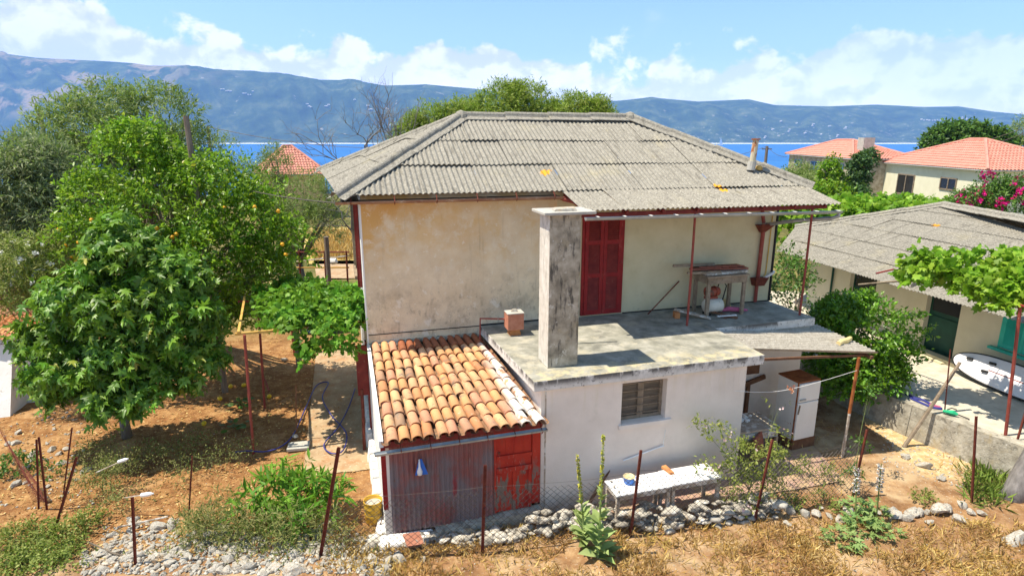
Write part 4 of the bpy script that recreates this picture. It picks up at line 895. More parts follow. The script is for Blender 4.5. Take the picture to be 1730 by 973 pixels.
T_GRAPE = tmpl(mirror([(0,0,0),(-.16,.28,-.03),(.16,.52,-.08),(.36,.34,.0),(.68,.42,-.06),(.74,.14,0),(1,0,-.08)]), (.32,0,.04))
T_ROUND = tmpl(mirror([(0,0,0),(.12,.30,0),(.5,.42,.03),(.88,.26,0),(1,0,-.03)]), (.5,0,.05))
T_BIG = tmpl([(0,0,0),(.25,.13,.05),(.6,.19,.07),(1,0,-.12),(.6,-.19,.07),(.25,-.13,.05)], (.5,0,-.02))
def ortho(A, N):
    A = A/np.linalg.norm(A, axis=1, keepdims=True); N = N-A*(A*N).sum(1, keepdims=True); N /= np.linalg.norm(N, axis=1, keepdims=True)+1e-9
    return A, N, np.cross(N, A)
def leaves(name, parent, mat, P, A, N, S, tm, kind=None):
    A, N, B = ortho(A, N); tv, tf = tm; S = np.broadcast_to(S, (len(P),))
    vs = P[:,None,:]+S[:,None,None]*(tv[None,:,0:1]*A[:,None,:]+tv[None,:,1:2]*B[:,None,:]+tv[None,:,2:3]*N[:,None,:])
    k = len(tv); fs = (tf[None]+(np.arange(len(P))*k)[:,None,None]).reshape(-1, 3)
    return fastmesh(name, mat, vs.reshape(-1, 3), fs, 3, parent, kind=kind)
def sphere(rng, n): v = rng.normal(size=(n, 3)); return v/np.linalg.norm(v, axis=1, keepdims=True)
def crown(rng, lobes, ntwig, nleaf, L, upb=.5, droop=0, low=-.55, gap=.44, gs=1.3, shell=.5):
    C = np.array([l[0] for l in lobes], float); R = np.array([l[1] if hasattr(l[1], '__len__') else (l[1],)*3 for l in lobes], float)
    pr = R.prod(1)**.66; pr /= pr.sum(); P, A, N = [], [], []
    n = int(ntwig*1.7); li = rng.choice(len(lobes), n, p=pr); dv = sphere(rng, n); dv[:,2] = np.where(dv[:,2] < low, -dv[:,2], dv[:,2])
    f = 1-shell*rng.random(n)**1.8+rng.normal(0, .06, n)
    c = C[li]+dv*R[li]*f[:,None]
    g = fbm(c[:,0]*1.0+c[:,2]*.7, c[:,1]+c[:,2]*.9, gs, 2, 21)
    keep = (g > gap) | (rng.random(n) < .25); c, dv = c[keep][:ntwig], dv[keep][:ntwig]
    ax = dv+rng.normal(0, .45, c.shape)+np.array([0,0,.35-droop]); ax /= np.linalg.norm(ax, axis=1, keepdims=True)
    for i in range(nleaf):
        t = (i+.5)/nleaf; p = c+ax*L*t+rng.normal(0, .02, c.shape)
        side = rng.normal(size=c.shape); a = ax*.55+side*.75+np.array([0,0,-.25-droop]); nr = np.array([0,0,1.0])*upb+dv*.45+rng.normal(0, .42, c.shape)
        P.append(p); A.append(a); N.append(nr)
    return np.vstack(P), np.vstack(A), np.vstack(N)
def at(px, py, Y): return PY(px, py, Y)
def plant(name, label, cat, base, lobes, mat, tm, size, ntwig, nleaf, L, seed, trunk=.09, bark='bark', group=None, limbs=True, partname='crown', wob=.12, stems=1, **kw):
    """lobes in world space: (centre, radius)"""
    rg = np.random.default_rng(seed); base = np.asarray(base, float)
    root = thing(name, label, cat, base, 0, group); lob = [(np.asarray(c, float)-base, r) for c, r in lobes]
    P, A, N = crown(rg, lob, ntwig, nleaf, L, **kw)
    leaves(partname, root, M[mat] if isinstance(mat, str) else mat, P, A, N, size*rg.uniform(.45, 1.3, len(P)), tm)
    mb = MB(); ctr = np.mean([c for c, _ in lob], 0)
    if limbs:
        fork = V(ctr[0]*.25, ctr[1]*.25, max(.25, min(ctr[2]*.45, 1.6)))
        mb.tube([V(0,0,-.15), fork*.5+V(rg.normal()*.04, rg.normal()*.04, 0), fork], [trunk*1.25, trunk, trunk*.85], 9)
        for c, r in lob:
            m1 = fork+(c-fork)*.5+V(*rg.normal(0, wob, 3)); mb.tube([fork, m1, c], [trunk*.6, trunk*.4, trunk*.12], 6)
            rr = r if not hasattr(r, '__len__') else min(r)
            for _ in range(4):
                e = c+sphere(rg, 1)[0]*rr*.8; mb.tube([m1+(c-m1)*.5, (m1+e)/2+V(*rg.normal(0, wob*.5, 3)), e], [trunk*.22, trunk*.14, trunk*.05], 4)
        mb.build('trunk', M[bark], root, smooth=True)
    return root, lob, rg
def flowers(root, lob, rg, mat, n, size, name='flower', tm=T_ROUND, petals=5, hi=-.1, rad=(.9,1.08), cluster=1):
    cs = np.array([c for c, _ in lob]); rs = [r if hasattr(r, '__len__') else (r,)*3 for _, r in lob]
    for i in range(n):                                     # every bloom is a part of its own
        k = rg.integers(len(lob)); d_ = sphere(rg, 1)[0]
        if d_[2] < hi: d_[2] = -d_[2]
        if d_[1] > .4: d_[1] = -d_[1]
        c = cs[k]+d_*np.array(rs[k])*rg.uniform(*rad)
        q = np.repeat(rg.normal(0, size*.55, (cluster, 3))*(cluster > 1), petals, 0); dd = np.repeat(d_[None], cluster*petals, 0)
        A = rg.normal(size=q.shape); A -= dd*(A*dd).sum(1, keepdims=True)
        leaves(name, root, M[mat], q, A+dd*.5, dd+rg.normal(0, .3, q.shape), size*rg.uniform(.8, 1.2, len(q)), tm).location = tuple(c)
def cs_(lst): return [(at(*l[:3]), l[3]) for l in lst]
def gp_(px, py, z=GZ): return PZ(px, py, z)

# fig tree
fig, fl, rg = plant('fig_tree', 'broad fig tree with big lobed dark leaves above the orange soil', 'tree', gp_(215,738), cs_([
    (215,435,12.9,(.68,.8,.45)),(285,475,12.9,(.7,.8,.45)),(140,500,12.7,(.72,.8,.45)),(220,520,12.6,(.9,.9,.5)),(310,545,12.7,(.75,.8,.5)),(88,575,12.5,(.62,.7,.4)),(82,628,12.2,(.36,.4,.3)),
    (130,610,12.3,(.8,.8,.45)),(225,600,12.3,(.8,.8,.45)),(325,610,12.6,(.55,.6,.4)),(205,398,13.1,(.4,.45,.3)),(205,655,12.1,(.6,.6,.35)),(120,650,12.1,(.45,.5,.28)),(275,650,12.3,(.6,.6,.3)),(200,685,11.9,(.4,.4,.25))]),
    'L_fig', T_FIG, .225, 2300, 5, .28, 11, trunk=.10, bark='greybark', droop=.55, upb=.5, gap=.45, shell=.75, gs=1.7)
# orange tree with fruit
org, ol, rg = plant('orange_tree', 'dense orange tree with glossy bright leaves and hanging fruit behind the fig', 'tree', gp_(300,560), cs_([
    (225,285,16,1.1),(290,310,16.3,.95),(245,255,16.2,.7),(190,360,15.6,1.05),(280,375,15.4,1.2),(375,335,16,1.15),(430,375,16,1.1),(485,415,16,.75),(360,430,15.4,1.1),(140,410,15.1,.7),(440,460,15.6,.8),(300,450,15,.9),(160,330,15.6,.6),(385,490,16.2,.85),(335,525,15.8,.8),(425,515,17,.7),(390,545,16.6,.6),(470,470,17,.6)]),
    'L_citrus', T_LEAF, .135, 4500, 8, .28, 12, trunk=.13, gap=.43)
fr = MB(); fr.lathe([(.0,-.048),(.03,-.04),(.048,-.012),(.05,.01),(.038,.036),(.012,.05),(0,.05)], 12)
pr_ = None
for px, py in ((110,416),(133,410),(122,433),(133,436),(129,441),(146,425),(154,424),(157,427),(100,388),(201,377),(253,444),(298,396),(291,401),(328,407),(325,412),(380,351),(338,344),(470,357),(430,350),(477,413),(483,430),(370,543),(155,372),(300,430),(260,435),(265,386)):
    c = at(px, py, 14.55 if px < 320 else 15.0)
    if pr_ is None: pr_ = fr.build('orange', M['lemon'], org, smooth=True); o_ = pr_
    else: o_ = pr_.copy(); COL.objects.link(o_); o_.parent = org
    o_.location = tuple(c-np.array(org.location)); o_.scale = (1.05,)*3
# olives on the left
plant('olive_tree', 'tall round olive tree behind the orange tree at left', 'tree', V(-13.2,24,GZ), cs_([
    (125,245,24,1.6),(195,222,24,1.7),(270,225,24.5,1.7),(320,270,25,1.3),(150,315,23.5,1.8),(230,310,24,1.9),(310,320,24.5,1.5),(95,285,23.5,1.2),(180,385,24,1.8),(280,385,24,1.8),(90,370,23,1.5)]), 'L_olive', T_LANCE, .21, 7500, 9, .36, 13, trunk=.3, gap=.36, shell=.35)
plant('olive_tree', 'silvery olive tree at the left edge beside the oleander', 'tree', V(-14.8,18.2,GZ), cs_([
    (45,320,18,1.15),(100,370,18,1.1),(15,385,17.6,1.1),(85,290,18.6,.8),(50,265,18.8,.6),(60,425,17.5,1.0),(130,420,18,.9),(-20,330,18,1.2)]), leafmat('olive_leaf_silver', [(0,(.13,.16,.07)),(.5,(.21,.25,.12)),(1,(.33,.36,.20))], .34, .6), T_LANCE, .18, 4600, 9, .32, 14, trunk=.22, gap=.36, shell=.35)
plant('olive_tree', 'small olive tree between the red roofed house and the orange tree', 'tree', V(-9.2,25.5,GZ), cs_([
    (462,292,26,.8),(465,265,26,.45),(445,330,25.5,1.0),(520,335,25.5,1.05),(560,345,25.5,.95),(500,385,25,1.1),(545,385,25,.9),(405,300,26,.8),(380,260,27,.7),(590,330,27,.5)]), 'L_olive', T_LANCE, .14, 2300, 9, .34, 15, trunk=.16, gap=.38)
ole, l_, rg = plant('oleander_bush', 'oleander bush with clusters of white flowers at the left edge', 'bush', gp_(30,600), cs_([
    (25,455,14.6,.75),(75,440,15,.6),(0,500,14.4,.7),(60,490,14.6,.6),(85,475,14.8,.45)]), 'L_weed', T_NARROW, .17, 900, 8, .30, 16, trunk=.05, gap=.38)
flowers(ole, l_, rg, 'F_white', 46, .05, cluster=4)
# olives behind the roof
plant('olive_tree', 'olive tree at left of the three behind the roof ridge', 'tree', V(-3.3,27,GZ), cs_([(735,218,27,1.0),(772,212,27,.9),(705,228,27,.75),(690,242,27,.7),(745,240,27,1.1),(800,215,27.3,.7)]), 'L_oliveg', T_LANCE, .18, 2300, 9, .38, 17, trunk=.2, gap=.40)
plant('olive_tree', 'tallest olive tree in the middle behind the roof ridge', 'tree', V(-.2,28,GZ), cs_([(850,190,28,1.15),(815,208,28,1.0),(890,184,28,1.0),(905,168,28,.5),(870,166,28,.5),(925,205,28,.8),(860,220,28,1.2)]), 'L_oliveg', T_LANCE, .18, 2700, 9, .38, 18, trunk=.22, gap=.40)
plant('olive_tree', 'olive tree at right of the three behind the roof ridge', 'tree', V(3,27.5,GZ), cs_([(970,192,27.5,.75),(1006,200,27.5,.75),(978,180,27.5,.4),(945,204,27.5,.65),(990,212,27.5,.9)]), 'L_oliveg', T_LANCE, .18, 1700, 9, .36, 19, trunk=.2, gap=.40)
# bare tree
bt = thing('bare_tree', 'leafless grey tree with fine twigs left of the grey roof', 'tree', V(-6.1,24.5,GZ)); mb = MB(); tw = MB(); rb = np.random.default_rng(5)
def grow(p, d, L, r, dep, mbx):
    q = p+d*L*.5+rb.normal(0, .06*L, 3); e = p+d*L+rb.normal(0, .08*L, 3)
    (mbx if dep < 3 else tw).tube([p, q, e], [r, r*.8, r*.55], 6 if dep < 3 else 3, cap=False)
    if dep >= 6: return
    for k in range(2 if dep < 2 else (3 if dep < 5 else 2)):
        nd = unit(d+rb.normal(0, .55, 3)+V(0,0,.12)); grow(e if k else q, nd, min(L*rb.uniform(.66,.9), 1.15), r*.61, dep+1, mbx)
grow(V(0,0,-.1), unit(V(.02,0,1)), 6.1, .10, 0, mb); 
for a_ in (-.5, .5, .9): grow(V(.08,0,4.9+a_*.4), unit(V(a_*1.5,.1,.8)), 1.3, .05, 2, mb)
mb.add(tw.v, tw.f); mb.build('trunk', M['greybark'], bt, smooth=True)
bs_ = thing('bare_tree', 'thin bare stems rising beside the leftmost of the roof ridge olives', 'tree', V(-4.7,26,GZ)); mb = MB(); tw = mb
mb.tube([V(0,0,-.1), V(0,0,5.2)], [.09,.06], 6)
for a_ in (-.3, .1, .5): grow(V(0,0,5.1), unit(V(a_,0,1)), 1.1, .045, 2, mb)
mb.build('trunk', M['greybark'], bs_, smooth=True)
# right hand side
plant('citrus_bush', 'round glossy lemon bush between the canopy pole and the neighbour house', 'bush', gp_(1450,690), cs_([
    (1425,545,14.6,.6),(1480,560,14.3,.7),(1405,590,14.8,.7),(1465,620,14.2,.7),(1535,558,14.1,.38),(1415,640,14.4,.6),(1500,640,13.9,.42),(1400,545,14.8,.45),(1520,590,14,.4),(1465,528,14.6,.4),(1440,660,14.2,.4)]),
    leafmat('lemon_leaf', [(0,(.05,.14,.008)),(.5,(.10,.24,.012)),(1,(.19,.36,.02))], .34, .4, .45), T_LEAF, .12, 2900, 8, .24, 20, trunk=.06, gap=.40)
plant('grape_vine', 'long bank of bright grape vine above the neighbour roof ridge', 'vine', V(12.5,28,GZ), cs_([(1330+i*26, 353+i*.5+(i*37%7), 26+(i%3), (.95,.8,.5)) for i in range(13)]+[(1340+i*40, 382-i*1.5, 25.5, (1.0,.8,.7)) for i in range(6)]), 'L_grape2', T_GRAPE, .22, 1700, 5, .35, 21, trunk=.06, gap=.34, partname='foliage')
bg_, l_, rg = plant('bougainvillea', 'bougainvillea with magenta flowers in front of the cream house', 'bush', V(19.5,25.5,GZ), cs_([(1640,345,25,.65),(1680,335,25,.7),(1715,328,25,.7),(1700,345,24.5,.9),(1650,352,24.5,.7),(1730,350,24.5,.9),(1668,300,25.3,.22),(1625,345,25,.4)]), 'L_dark', T_LEAF, .14, 900, 7, .3, 22, trunk=.05, gap=.38)
flowers(bg_, l_, rg, 'F_pink', 95, .085, cluster=4, rad=(.92,1.12))
plant('round_tree', 'rounded green tree rising behind the cream house roof', 'tree', V(52,72,-2), cs_([(1600,240,70,1.7),(1640,240,71,1.8),(1675,245,70,1.5),(1580,248,71,1.1),(1695,250,70,1.1),(1622,230,71,.9)]), 'L_dark', T_LEAF, .45, 1500, 8, .9, 23, trunk=.3, gap=.40)
plant('olive_tree', 'grey green tree cut off by the right edge beyond the cream house', 'tree', V(60,72,-2), cs_([(1735,235,70,1.8),(1725,260,70,1.6),(1745,215,70,1.2)]), 'L_olive', T_LANCE, .4, 500, 8, .9, 24, trunk=.3, gap=.40)
plant('cypress', 'pointed dark green tree in front of the distant stone house', 'tree', V(22,45,-.6), cs_([(1403,278,46,.35),(1402,293,46,.6),(1405,312,46,.8),(1400,335,45,1.0),(1420,345,45,1.0)]), 'L_citrus', T_LEAF, .25, 1000, 8, .5, 25, trunk=.15, gap=.38)
plant('olive_tree', 'hazy grey olive tree below the windows of the distant stone house', 'tree', V(23,50,-.6), cs_([(1345,296,51,.8),(1368,304,50,.9),(1335,312,50,1.0),(1360,325,49,1.3),(1325,330,49,1.0)]), 'L_olive', T_LANCE, .3, 900, 8, .6, 26, trunk=.2, gap=.40)
plant('ivy_tree', 'dark ivy covered tree between the stone house and the cream house', 'tree', V(27,46,-.6), cs_([(1456,280,46,.6),(1450,300,46,.65),(1440,325,46,.8),(1448,340,45,.9),(1430,345,45,.8),(1468,268,47,.4)]), leafmat('ivy_leaf', [(0,(.03,.07,.02)),(1,(.07,.14,.04))], .2, .5), T_LEAF, .28, 1200, 8, .5, 27, trunk=.2, gap=.42)
plant('shrub', 'leafy shrub seen between the house corner and the porch post at right', 'bush', V(9.0,17.8,GZ), cs_([(1330,470,19,.6),(1322,435,19.5,.35),(1350,465,19,.5),(1325,505,17.5,.45),(1345,510,17.5,.4)]), 'L_dark', T_LEAF, .12, 330, 6, .3, 28, trunk=.05, gap=.5)
for q, (px, py, Y_, s_) in enumerate(((40,250,60,3.5),(500,330,45,2.2),(640,250,60,2.0),(1240,260,90,3.0))):
    pass
# grape vines on the two pergolas
vn, l_, rg = plant('grape_vine', 'grape vine spread over the red and yellow pergola left of the house', 'vine', W(-.32,.9,GZ), [(V(*p), (.50,.55,.15)) for p in
    ((-5.2,13.3,2.46),(-4.7,13.0,2.44),(-4.2,12.85,2.46),(-3.8,12.65,2.42),(-5.6,14.3,2.5),(-5.0,13.9,2.5),(-4.4,13.7,2.52),(-3.9,13.5,2.5),(-5.4,15.2,2.55),(-4.7,14.8,2.58),(-5.9,15.6,2.5),(-6.2,15.0,2.45),(-4.1,14.4,2.6))]+[(V(-4.0,12.45,2.1),(.3,.25,.3)),(V(-3.55,12.3,2.1),(.25,.25,.4)),(V(-4.45,12.5,1.9),(.2,.2,.22)),(V(-3.42,12.9,2.75),(.25,.35,.25)),(V(-5.9,14.0,2.35),(.25,.25,.1))],
    'L_grape', T_GRAPE, .135, 1500, 5, .26, 29, trunk=.035, gap=.36, partname='foliage', limbs=False, shell=.8)
vn, l_, rg = plant('grape_vine', 'bright young grape vine over the pergola in front of the neighbour door', 'vine', V(12.0,12.6,.35), cs_([(1550,468,13.4,(.3,.35,.22)),(1575,455,13.4,(.35,.4,.25)),(1545,437,13.6,(.10,.15,.2)),(1600,472,13.2,(.35,.4,.14)),(1650,480,12.9,(.35,.45,.18)),(1645,440,13.4,(.25,.3,.1)),(1690,475,12.6,(.4,.5,.22)),(1665,490,12.3,(.35,.4,.15)),(1720,488,12.1,(.35,.5,.22)),(1725,462,12.4,(.25,.4,.22)),(1690,515,12.0,(.35,.3,.13)),(1645,500,12.4,(.3,.3,.1)),(1760,495,11.9,(.5,.6,.3)),(1700,440,13,(.2,.3,.1))]),
    'L_grape2', T_GRAPE, .15, 1000, 5, .24, 30, trunk=.03, gap=.30, partname='foliage', limbs=False)
# ------------------------------------------------------------------ low plants
def weed(name, label, cat, base, lobes, mat, tm, size, n, L, seed, nleaf=6, group=None, **kw):
    return plant(name, label, cat, base, lobes, mat, tm, size, n, nleaf, L, seed, trunk=.012, bark='stem', group=group, partname='foliage', wob=.05, **kw)
def gl(px, py, z, rx, rz=None): p = PZ(px, py, GZ+z); return (p, (rx, rx, rz or rx*.6))
weed('loquat_bush', 'low leafy bush with long glossy leaves beside the yellow drum', 'bush', gp_(480,880), [gl(470,835,.5,.42,.3), gl(530,840,.45,.42,.3), gl(425,860,.38,.30,.25), gl(500,800,.5,.25,.2), gl(565,830,.45,.2,.18), gl(500,870,.3,.4,.22)], 'L_grape', T_LANCE, .26, 190, .2, 41, nleaf=7, gap=.3, upb=.8)
weed('scrub', 'feathery olive green scrub in front of the leafy bush', 'bush', gp_(440,910), [gl(350,895,.25,.32,.25), gl(420,900,.25,.42,.28), gl(490,905,.25,.42,.25), gl(550,905,.22,.32,.22), gl(380,870,.3,.3,.2), gl(320,890,.2,.2,.2)], M['L_scrub'], T_NARROW, .11, 700, .34, 42, nleaf=8, gap=.36, shell=.9)
weed('scrub', 'tangled yellow green bramble behind the leftmost leaning fence posts', 'bush', gp_(170,830), [gl(160,775,.35,.35,.3), gl(200,800,.3,.35,.3), gl(150,820,.3,.3,.25), gl(210,840,.22,.35,.22), gl(250,770,.25,.3,.2), gl(190,740,.5,.25,.15)], M['L_scrub'], T_LEAF, .05, 520, .30, 43, nleaf=8, gap=.42, shell=.9)
weed('scrub', 'low straggling bramble along the shade of the fig tree', 'bush', gp_(320,790), [gl(290,770,.22,.32,.16), gl(330,755,.25,.35,.18), gl(370,780,.2,.3,.14), gl(400,765,.18,.3,.10), gl(310,800,.15,.3,.12)], M['L_scrub'], T_LEAF, .05, 260, .34, 44, nleaf=8, gap=.44, shell=.9)
weed('weeds', 'pale green weed mat at the bottom left corner', 'weeds', gp_(60,930), [gl(30,915,.12,.4,.18), gl(80,930,.12,.45,.18), gl(50,960,.1,.45,.16), gl(110,900,.12,.35,.16), gl(120,950,.08,.35,.14), gl(10,960,.1,.4,.16), gl(150,880,.1,.2,.12)], 'L_weed', T_LEAF, .065, 900, .18, 45, nleaf=8, gap=.36)
weed('ivy_clump', 'dark green ivy clump at the left edge above the stones', 'weeds', gp_(30,780), [gl(30,785,.15,.35,.16), gl(90,790,.12,.2,.12)], 'L_dark', T_LEAF, .08, 120, .14, 46, gap=.3)
wd, l_, rg = weed('rose_bush', 'tall straggly rose bush with pink blooms at the corner of the white wall', 'bush', gp_(1265,865), [(at(1265,775,10.3),(.42,.35,.3)),(at(1240,800,10.2),(.3,.3,.22)),(at(1300,780,10.4),(.3,.3,.28)),(at(1215,735,10.4),(.22,.2,.14)),(at(1183,720,10.5),(.10,.1,.16)),(at(1320,745,10.7),(.2,.2,.26)),(at(1315,690,10.9),(.14,.14,.22)),(at(1270,820,10.1),(.32,.3,.2)),(at(1250,850,10.0),(.3,.25,.12)),(at(1190,785,10.2),(.18,.2,.08)),(at(1305,825,10.3),(.2,.2,.2))], 'L_weed', T_LEAF, .075, 400, .16, 47, nleaf=7, gap=.34)
flowers(wd, l_, rg, 'F_rose', 22, .032, cluster=2, rad=(.95,1.1))
pk = flowers(wd, [(at(1335,657,10.9)-np.array(wd.location), .05)], rg, 'F_peach', 3, .045, 'peach_flower', cluster=2, rad=(.8,1.2))
s_, l_, rg = weed('rose_sapling', 'single upright rose stem with a tuft of leaves by the canopy pole', 'plant', gp_(1440,845), [(at(1468,662,11.2),(.12,.12,.09)),(at(1452,755,10.9),(.12,.1,.16)),(at(1440,800,10.7),(.16,.14,.14))], 'L_dark', T_LEAF, .07, 60, .10, 48, gap=.2)
for k, (px, py, h_, s2) in enumerate(((1400,800,.3,.2),(1345,850,.25,.18),(1390,845,.2,.2),(1360,790,.4,.14),(1560,840,.15,.15),(1335,700,.12,.14))):
    weed('weed', ['leafy weed at the foot of the canopy pole','thin weed behind the rusty post near the rose bush','weed patch on the stony yard between two rusty posts','small sapling growing from the shaded pavers','tiny weed tuft on the stones at right','weed tuft at the foot of the old fridge'][k], 'weed', gp_(px,py), [gl(px, py, h_*.6, s2, h_*.5)], 'L_weed', T_LEAF, .06, 45, .12, 50+k, gap=.2)
# citrus-looking saplings of squash leaves
for k, (px, py, lb) in enumerate(((405,686,'squash plant with round leaves, the farther of the two under the fig'),(402,724,'squash plant with round leaves, the nearer of the two under the fig'))):
    b = gp_(px, py); root = thing('squash_plant', lb, 'plant', b); rg = np.random.default_rng(60+k); n = 13
    P = rg.normal(0, .13, (n,3)); P[:,2] = rg.uniform(.06,.16,n); A = P*V(1,1,0)+rg.normal(0,.05,(n,3)); N = V(0,0,1)+rg.normal(0,.25,(n,3))
    leaves('foliage', root, M['L_dark'], P, A, N, .16, T_ROUND); mb = MB()
    for p in P[:8]: mb.tube([V(0,0,-.02), p*V(.5,.5,.8), p], .006, 4)
    mb.build('stem', M['stem'], root)
# mullein
mu = thing('mullein', 'pale woolly mullein with two tall yellow flower spikes in front of the stone wall', 'plant', gp_(1010,945)); rg = np.random.default_rng(70); o = np.array(mu.location)
P, A, N, S = [], [], [], []
for (px, py, top, nrm_) in ((1010,945,at(1020,735,8.75),1),(990,925,at(975,768,8.95),.8)):
    b = gp_(px, py)-o; tp_ = np.asarray(top)-o; ax = tp_-b
    sp = MB(); sp.tube([b-V(0,0,.05), b+ax*.5, tp_], [.026,.016,.006], 7)
    sp.build('stem', M['L_mullein'], mu)
    for i in range(int(54*nrm_)):
        f = rg.random()**1.3*.56; a = rg.random()*2*PI; d_ = V(math.cos(a), math.sin(a), .55+f*1.2)
        P.append(b+ax*f); A.append(d_); N.append(V(-math.cos(a)*.6, -math.sin(a)*.6, 1)+rg.normal(0,.25,3)); S.append(.44*(1-f*1.25)*rg.uniform(.8,1.1))
    bl_ = MB(); bp, ba, bn_ = [], [], []
    for i in range(int(230*nrm_)):
        f = .50+.5*rg.random(); a = rg.random()*2*PI; d_ = V(math.cos(a), math.sin(a), .3); bp.append(b+ax*f+d_*.012*(1.3-f)); ba.append(d_); bn_.append(V(0,0,1)+rg.normal(0,.5,3))
    leaves('flower_spike', mu, leafmat('mullein_spike', [(0,(.16,.20,.05)),(.5,(.36,.36,.05)),(1,(.68,.60,.06))], .2, .7, .1, (.7,.6,.05)), np.array(bp), np.array(ba), np.array(bn_), .034*rg.uniform(.7,1.2,len(bp)), T_ROUND)
leaves('leaf', mu, M['L_mullein'], np.array(P), np.array(A), np.array(N), np.array(S), T_BIG)
# acanthus
ac = thing('acanthus', 'acanthus clump with two white and purple flower spikes on the dry bank', 'plant', gp_(1440,915)); o = np.array(ac.location); P, A, N, S = [], [], [], []
for (px, py, n, r_) in ((1420,920,60,.30),(1460,900,70,.32),(1495,905,40,.22),(1445,870,50,.28),(1475,870,36,.25)):
    c = gp_(px, py)-o
    for i in range(n):
        a = rg.random()*2*PI; rr = r_*rg.random()**.5; P.append(c+V(math.cos(a)*rr, math.sin(a)*rr, .05+.3*rg.random()*(1-rr/r_*.5))); A.append(V(math.cos(a), math.sin(a), .25+rg.normal()*.3)); N.append(V(0,0,1)+rg.normal(0,.4,3)); S.append(rg.uniform(.07,.17))
leaves('foliage', ac, M['L_acan'], np.array(P), np.array(A), np.array(N), np.array(S), T_FIG)
for (bx, by, tx, ty, Y_) in ((1445,880,1448,788,9.9),(1480,880,1489,783,9.7)):
    b = gp_(bx, by)-o; tp_ = at(tx, ty, Y_)-o; MB().tube([b, (b+tp_)/2, tp_], [.014,.012,.008], 6).build('stem', M['stem'], ac)
    bp = []; ba = []
    for i in range(44): f = .52+.46*i/44; a = i*2.4; bp.append(b+(tp_-b)*f+V(math.cos(a),math.sin(a),0)*.02); ba.append(V(math.cos(a), math.sin(a), .1))
    leaves('flower_spike', ac, M['F_white'], np.array(bp), np.array(ba), np.array([V(0,0,1)]*44)+rg.normal(0,.45,(44,3)), .055*rg.uniform(.5,1.2,44), T_ROUND)
    leaves('bract', ac, leafmat('purple_bract', [(0,(.12,.07,.10)),(1,(.22,.20,.16))], .1, .6), np.array(bp)+V(0,0,.022), np.array(ba)+rg.normal(0,.3,(44,3)), np.array([V(0,0,1)]*44)+rg.normal(0,.4,(44,3)), .062, T_LEAF)
# dry grass on the near bank, green grass tufts, leaf litter: nobody could count them
def blades(name, n, region, mat, h, seed, wdt=.006, dens=None):
    rg = np.random.default_rng(seed); px = rg.uniform(region[0], region[2], n); py = rg.uniform(region[1], region[3], n)
    r_ = np.array([gp_(a, b) for a, b in zip(px, py)])
    if dens: k = dens(r_, px, py) > rg.random(n); r_ = r_[k]
    z = ground_h(r_[:,0], r_[:,1]); P = np.stack([r_[:,0], r_[:,1], z-.01], -1); n = len(P)
    A = rg.normal(0, .75, (n,3)); A[:,2] = np.abs(rg.normal(.6, .4, n)); N = rg.normal(0, 1, (n,3)); H_ = h*rg.uniform(.4, 1.3, n)
    return leaves(name, None, M[mat], P, A, N, H_, tmpl([(0,-wdt/h,0),(.55,-wdt/h*.6,.05),(1,0,-.08),(.55,wdt/h*.6,.05)]), kind='stuff')
clump = lambda s, th, sd: (lambda r, px, py: np.clip((fbm(r[:,0], r[:,1], s, 3, sd)-th)*6, 0, 1))
tag(blades('dry_grass', 16000, (560,880,1760,985), 'L_dry', .17, 81, .007, clump(1.6,.42,3)), 'dry straw grass on the near bank', 'grass')
tag(blades('straw', 9000, (540,890,1760,985), 'L_dry', .16, 86, .007, lambda r, px, py: np.clip((fbm(r[:,0], r[:,1], 1.1, 3, 33)-.38)*4, 0, 1)), 'loose straw lying on the near bank', 'straw')
tag(blades('dry_grass', 5000, (600,700,1740,900), 'L_dry', .16, 82, .007, lambda r, px, py: np.clip((fbm(r[:,0], r[:,1], 1.3, 3, 9)-.5)*6, 0, 1)*((px > 1290) | ((py > 845) & (px < 900)))), 'dry straw grass along the stony yard', 'grass')
tag(blades('dry_grass', 4200, (-20,690,640,960), 'L_dry', .13, 83, .006, lambda r, px, py: np.clip((fbm(r[:,0], r[:,1], 1.5, 3, 19)-.55)*6, 0, 1)*(py > 760)), 'dry straw grass in the left garden', 'grass')
tag(blades('green_grass', 1500, (150,880,700,975), 'L_greenblade', .14, 87, .006, lambda r, px, py: np.clip((fbm(r[:,0], r[:,1], 2.2, 3, 51)-.55)*8, 0, 1)), 'thin green tufts growing through the rubble', 'grass')
tag(blades('dry_grass', 3200, (640,880,1300,945), 'L_dry', .20, 88, .007, lambda r, px, py: np.clip((fbm(r[:,0], r[:,1], 2.4, 3, 61)-.48)*7, 0, 1)), 'long straw along the foot of the dry stone wall', 'grass')
tag(blades('green_grass', 2600, (1620,775,1715,860), 'L_greenblade', .28, 84, .005, lambda r, px, py: np.exp(-((px-1668)/32)**2-((py-815)/32)**2)), 'tuft of long green grass below the retaining wall', 'grass')
def litter(n, region, seed, size, mat='L_litter', z=.015):
    rg = np.random.default_rng(seed); r_ = np.array([gp_(a, b) for a, b in zip(rg.uniform(region[0], region[2], n), rg.uniform(region[1], region[3], n))])
    k = (r_[:,0] < -3.4) | (r_[:,1] < 9.2); r_ = r_[k]; n = len(r_)
    P = np.stack([r_[:,0], r_[:,1], ground_h(r_[:,0], r_[:,1])+z], -1)
    return leaves('leaf_litter', None, M[mat], P, rg.normal(0,1,(n,3))*V(1,1,.15), V(0,0,1)+rg.normal(0,.3,(n,3)), size*rg.uniform(.5,1.3,n), T_LEAF, kind='stuff')
litter(5200, (-20,560,600,960), 91, .075)
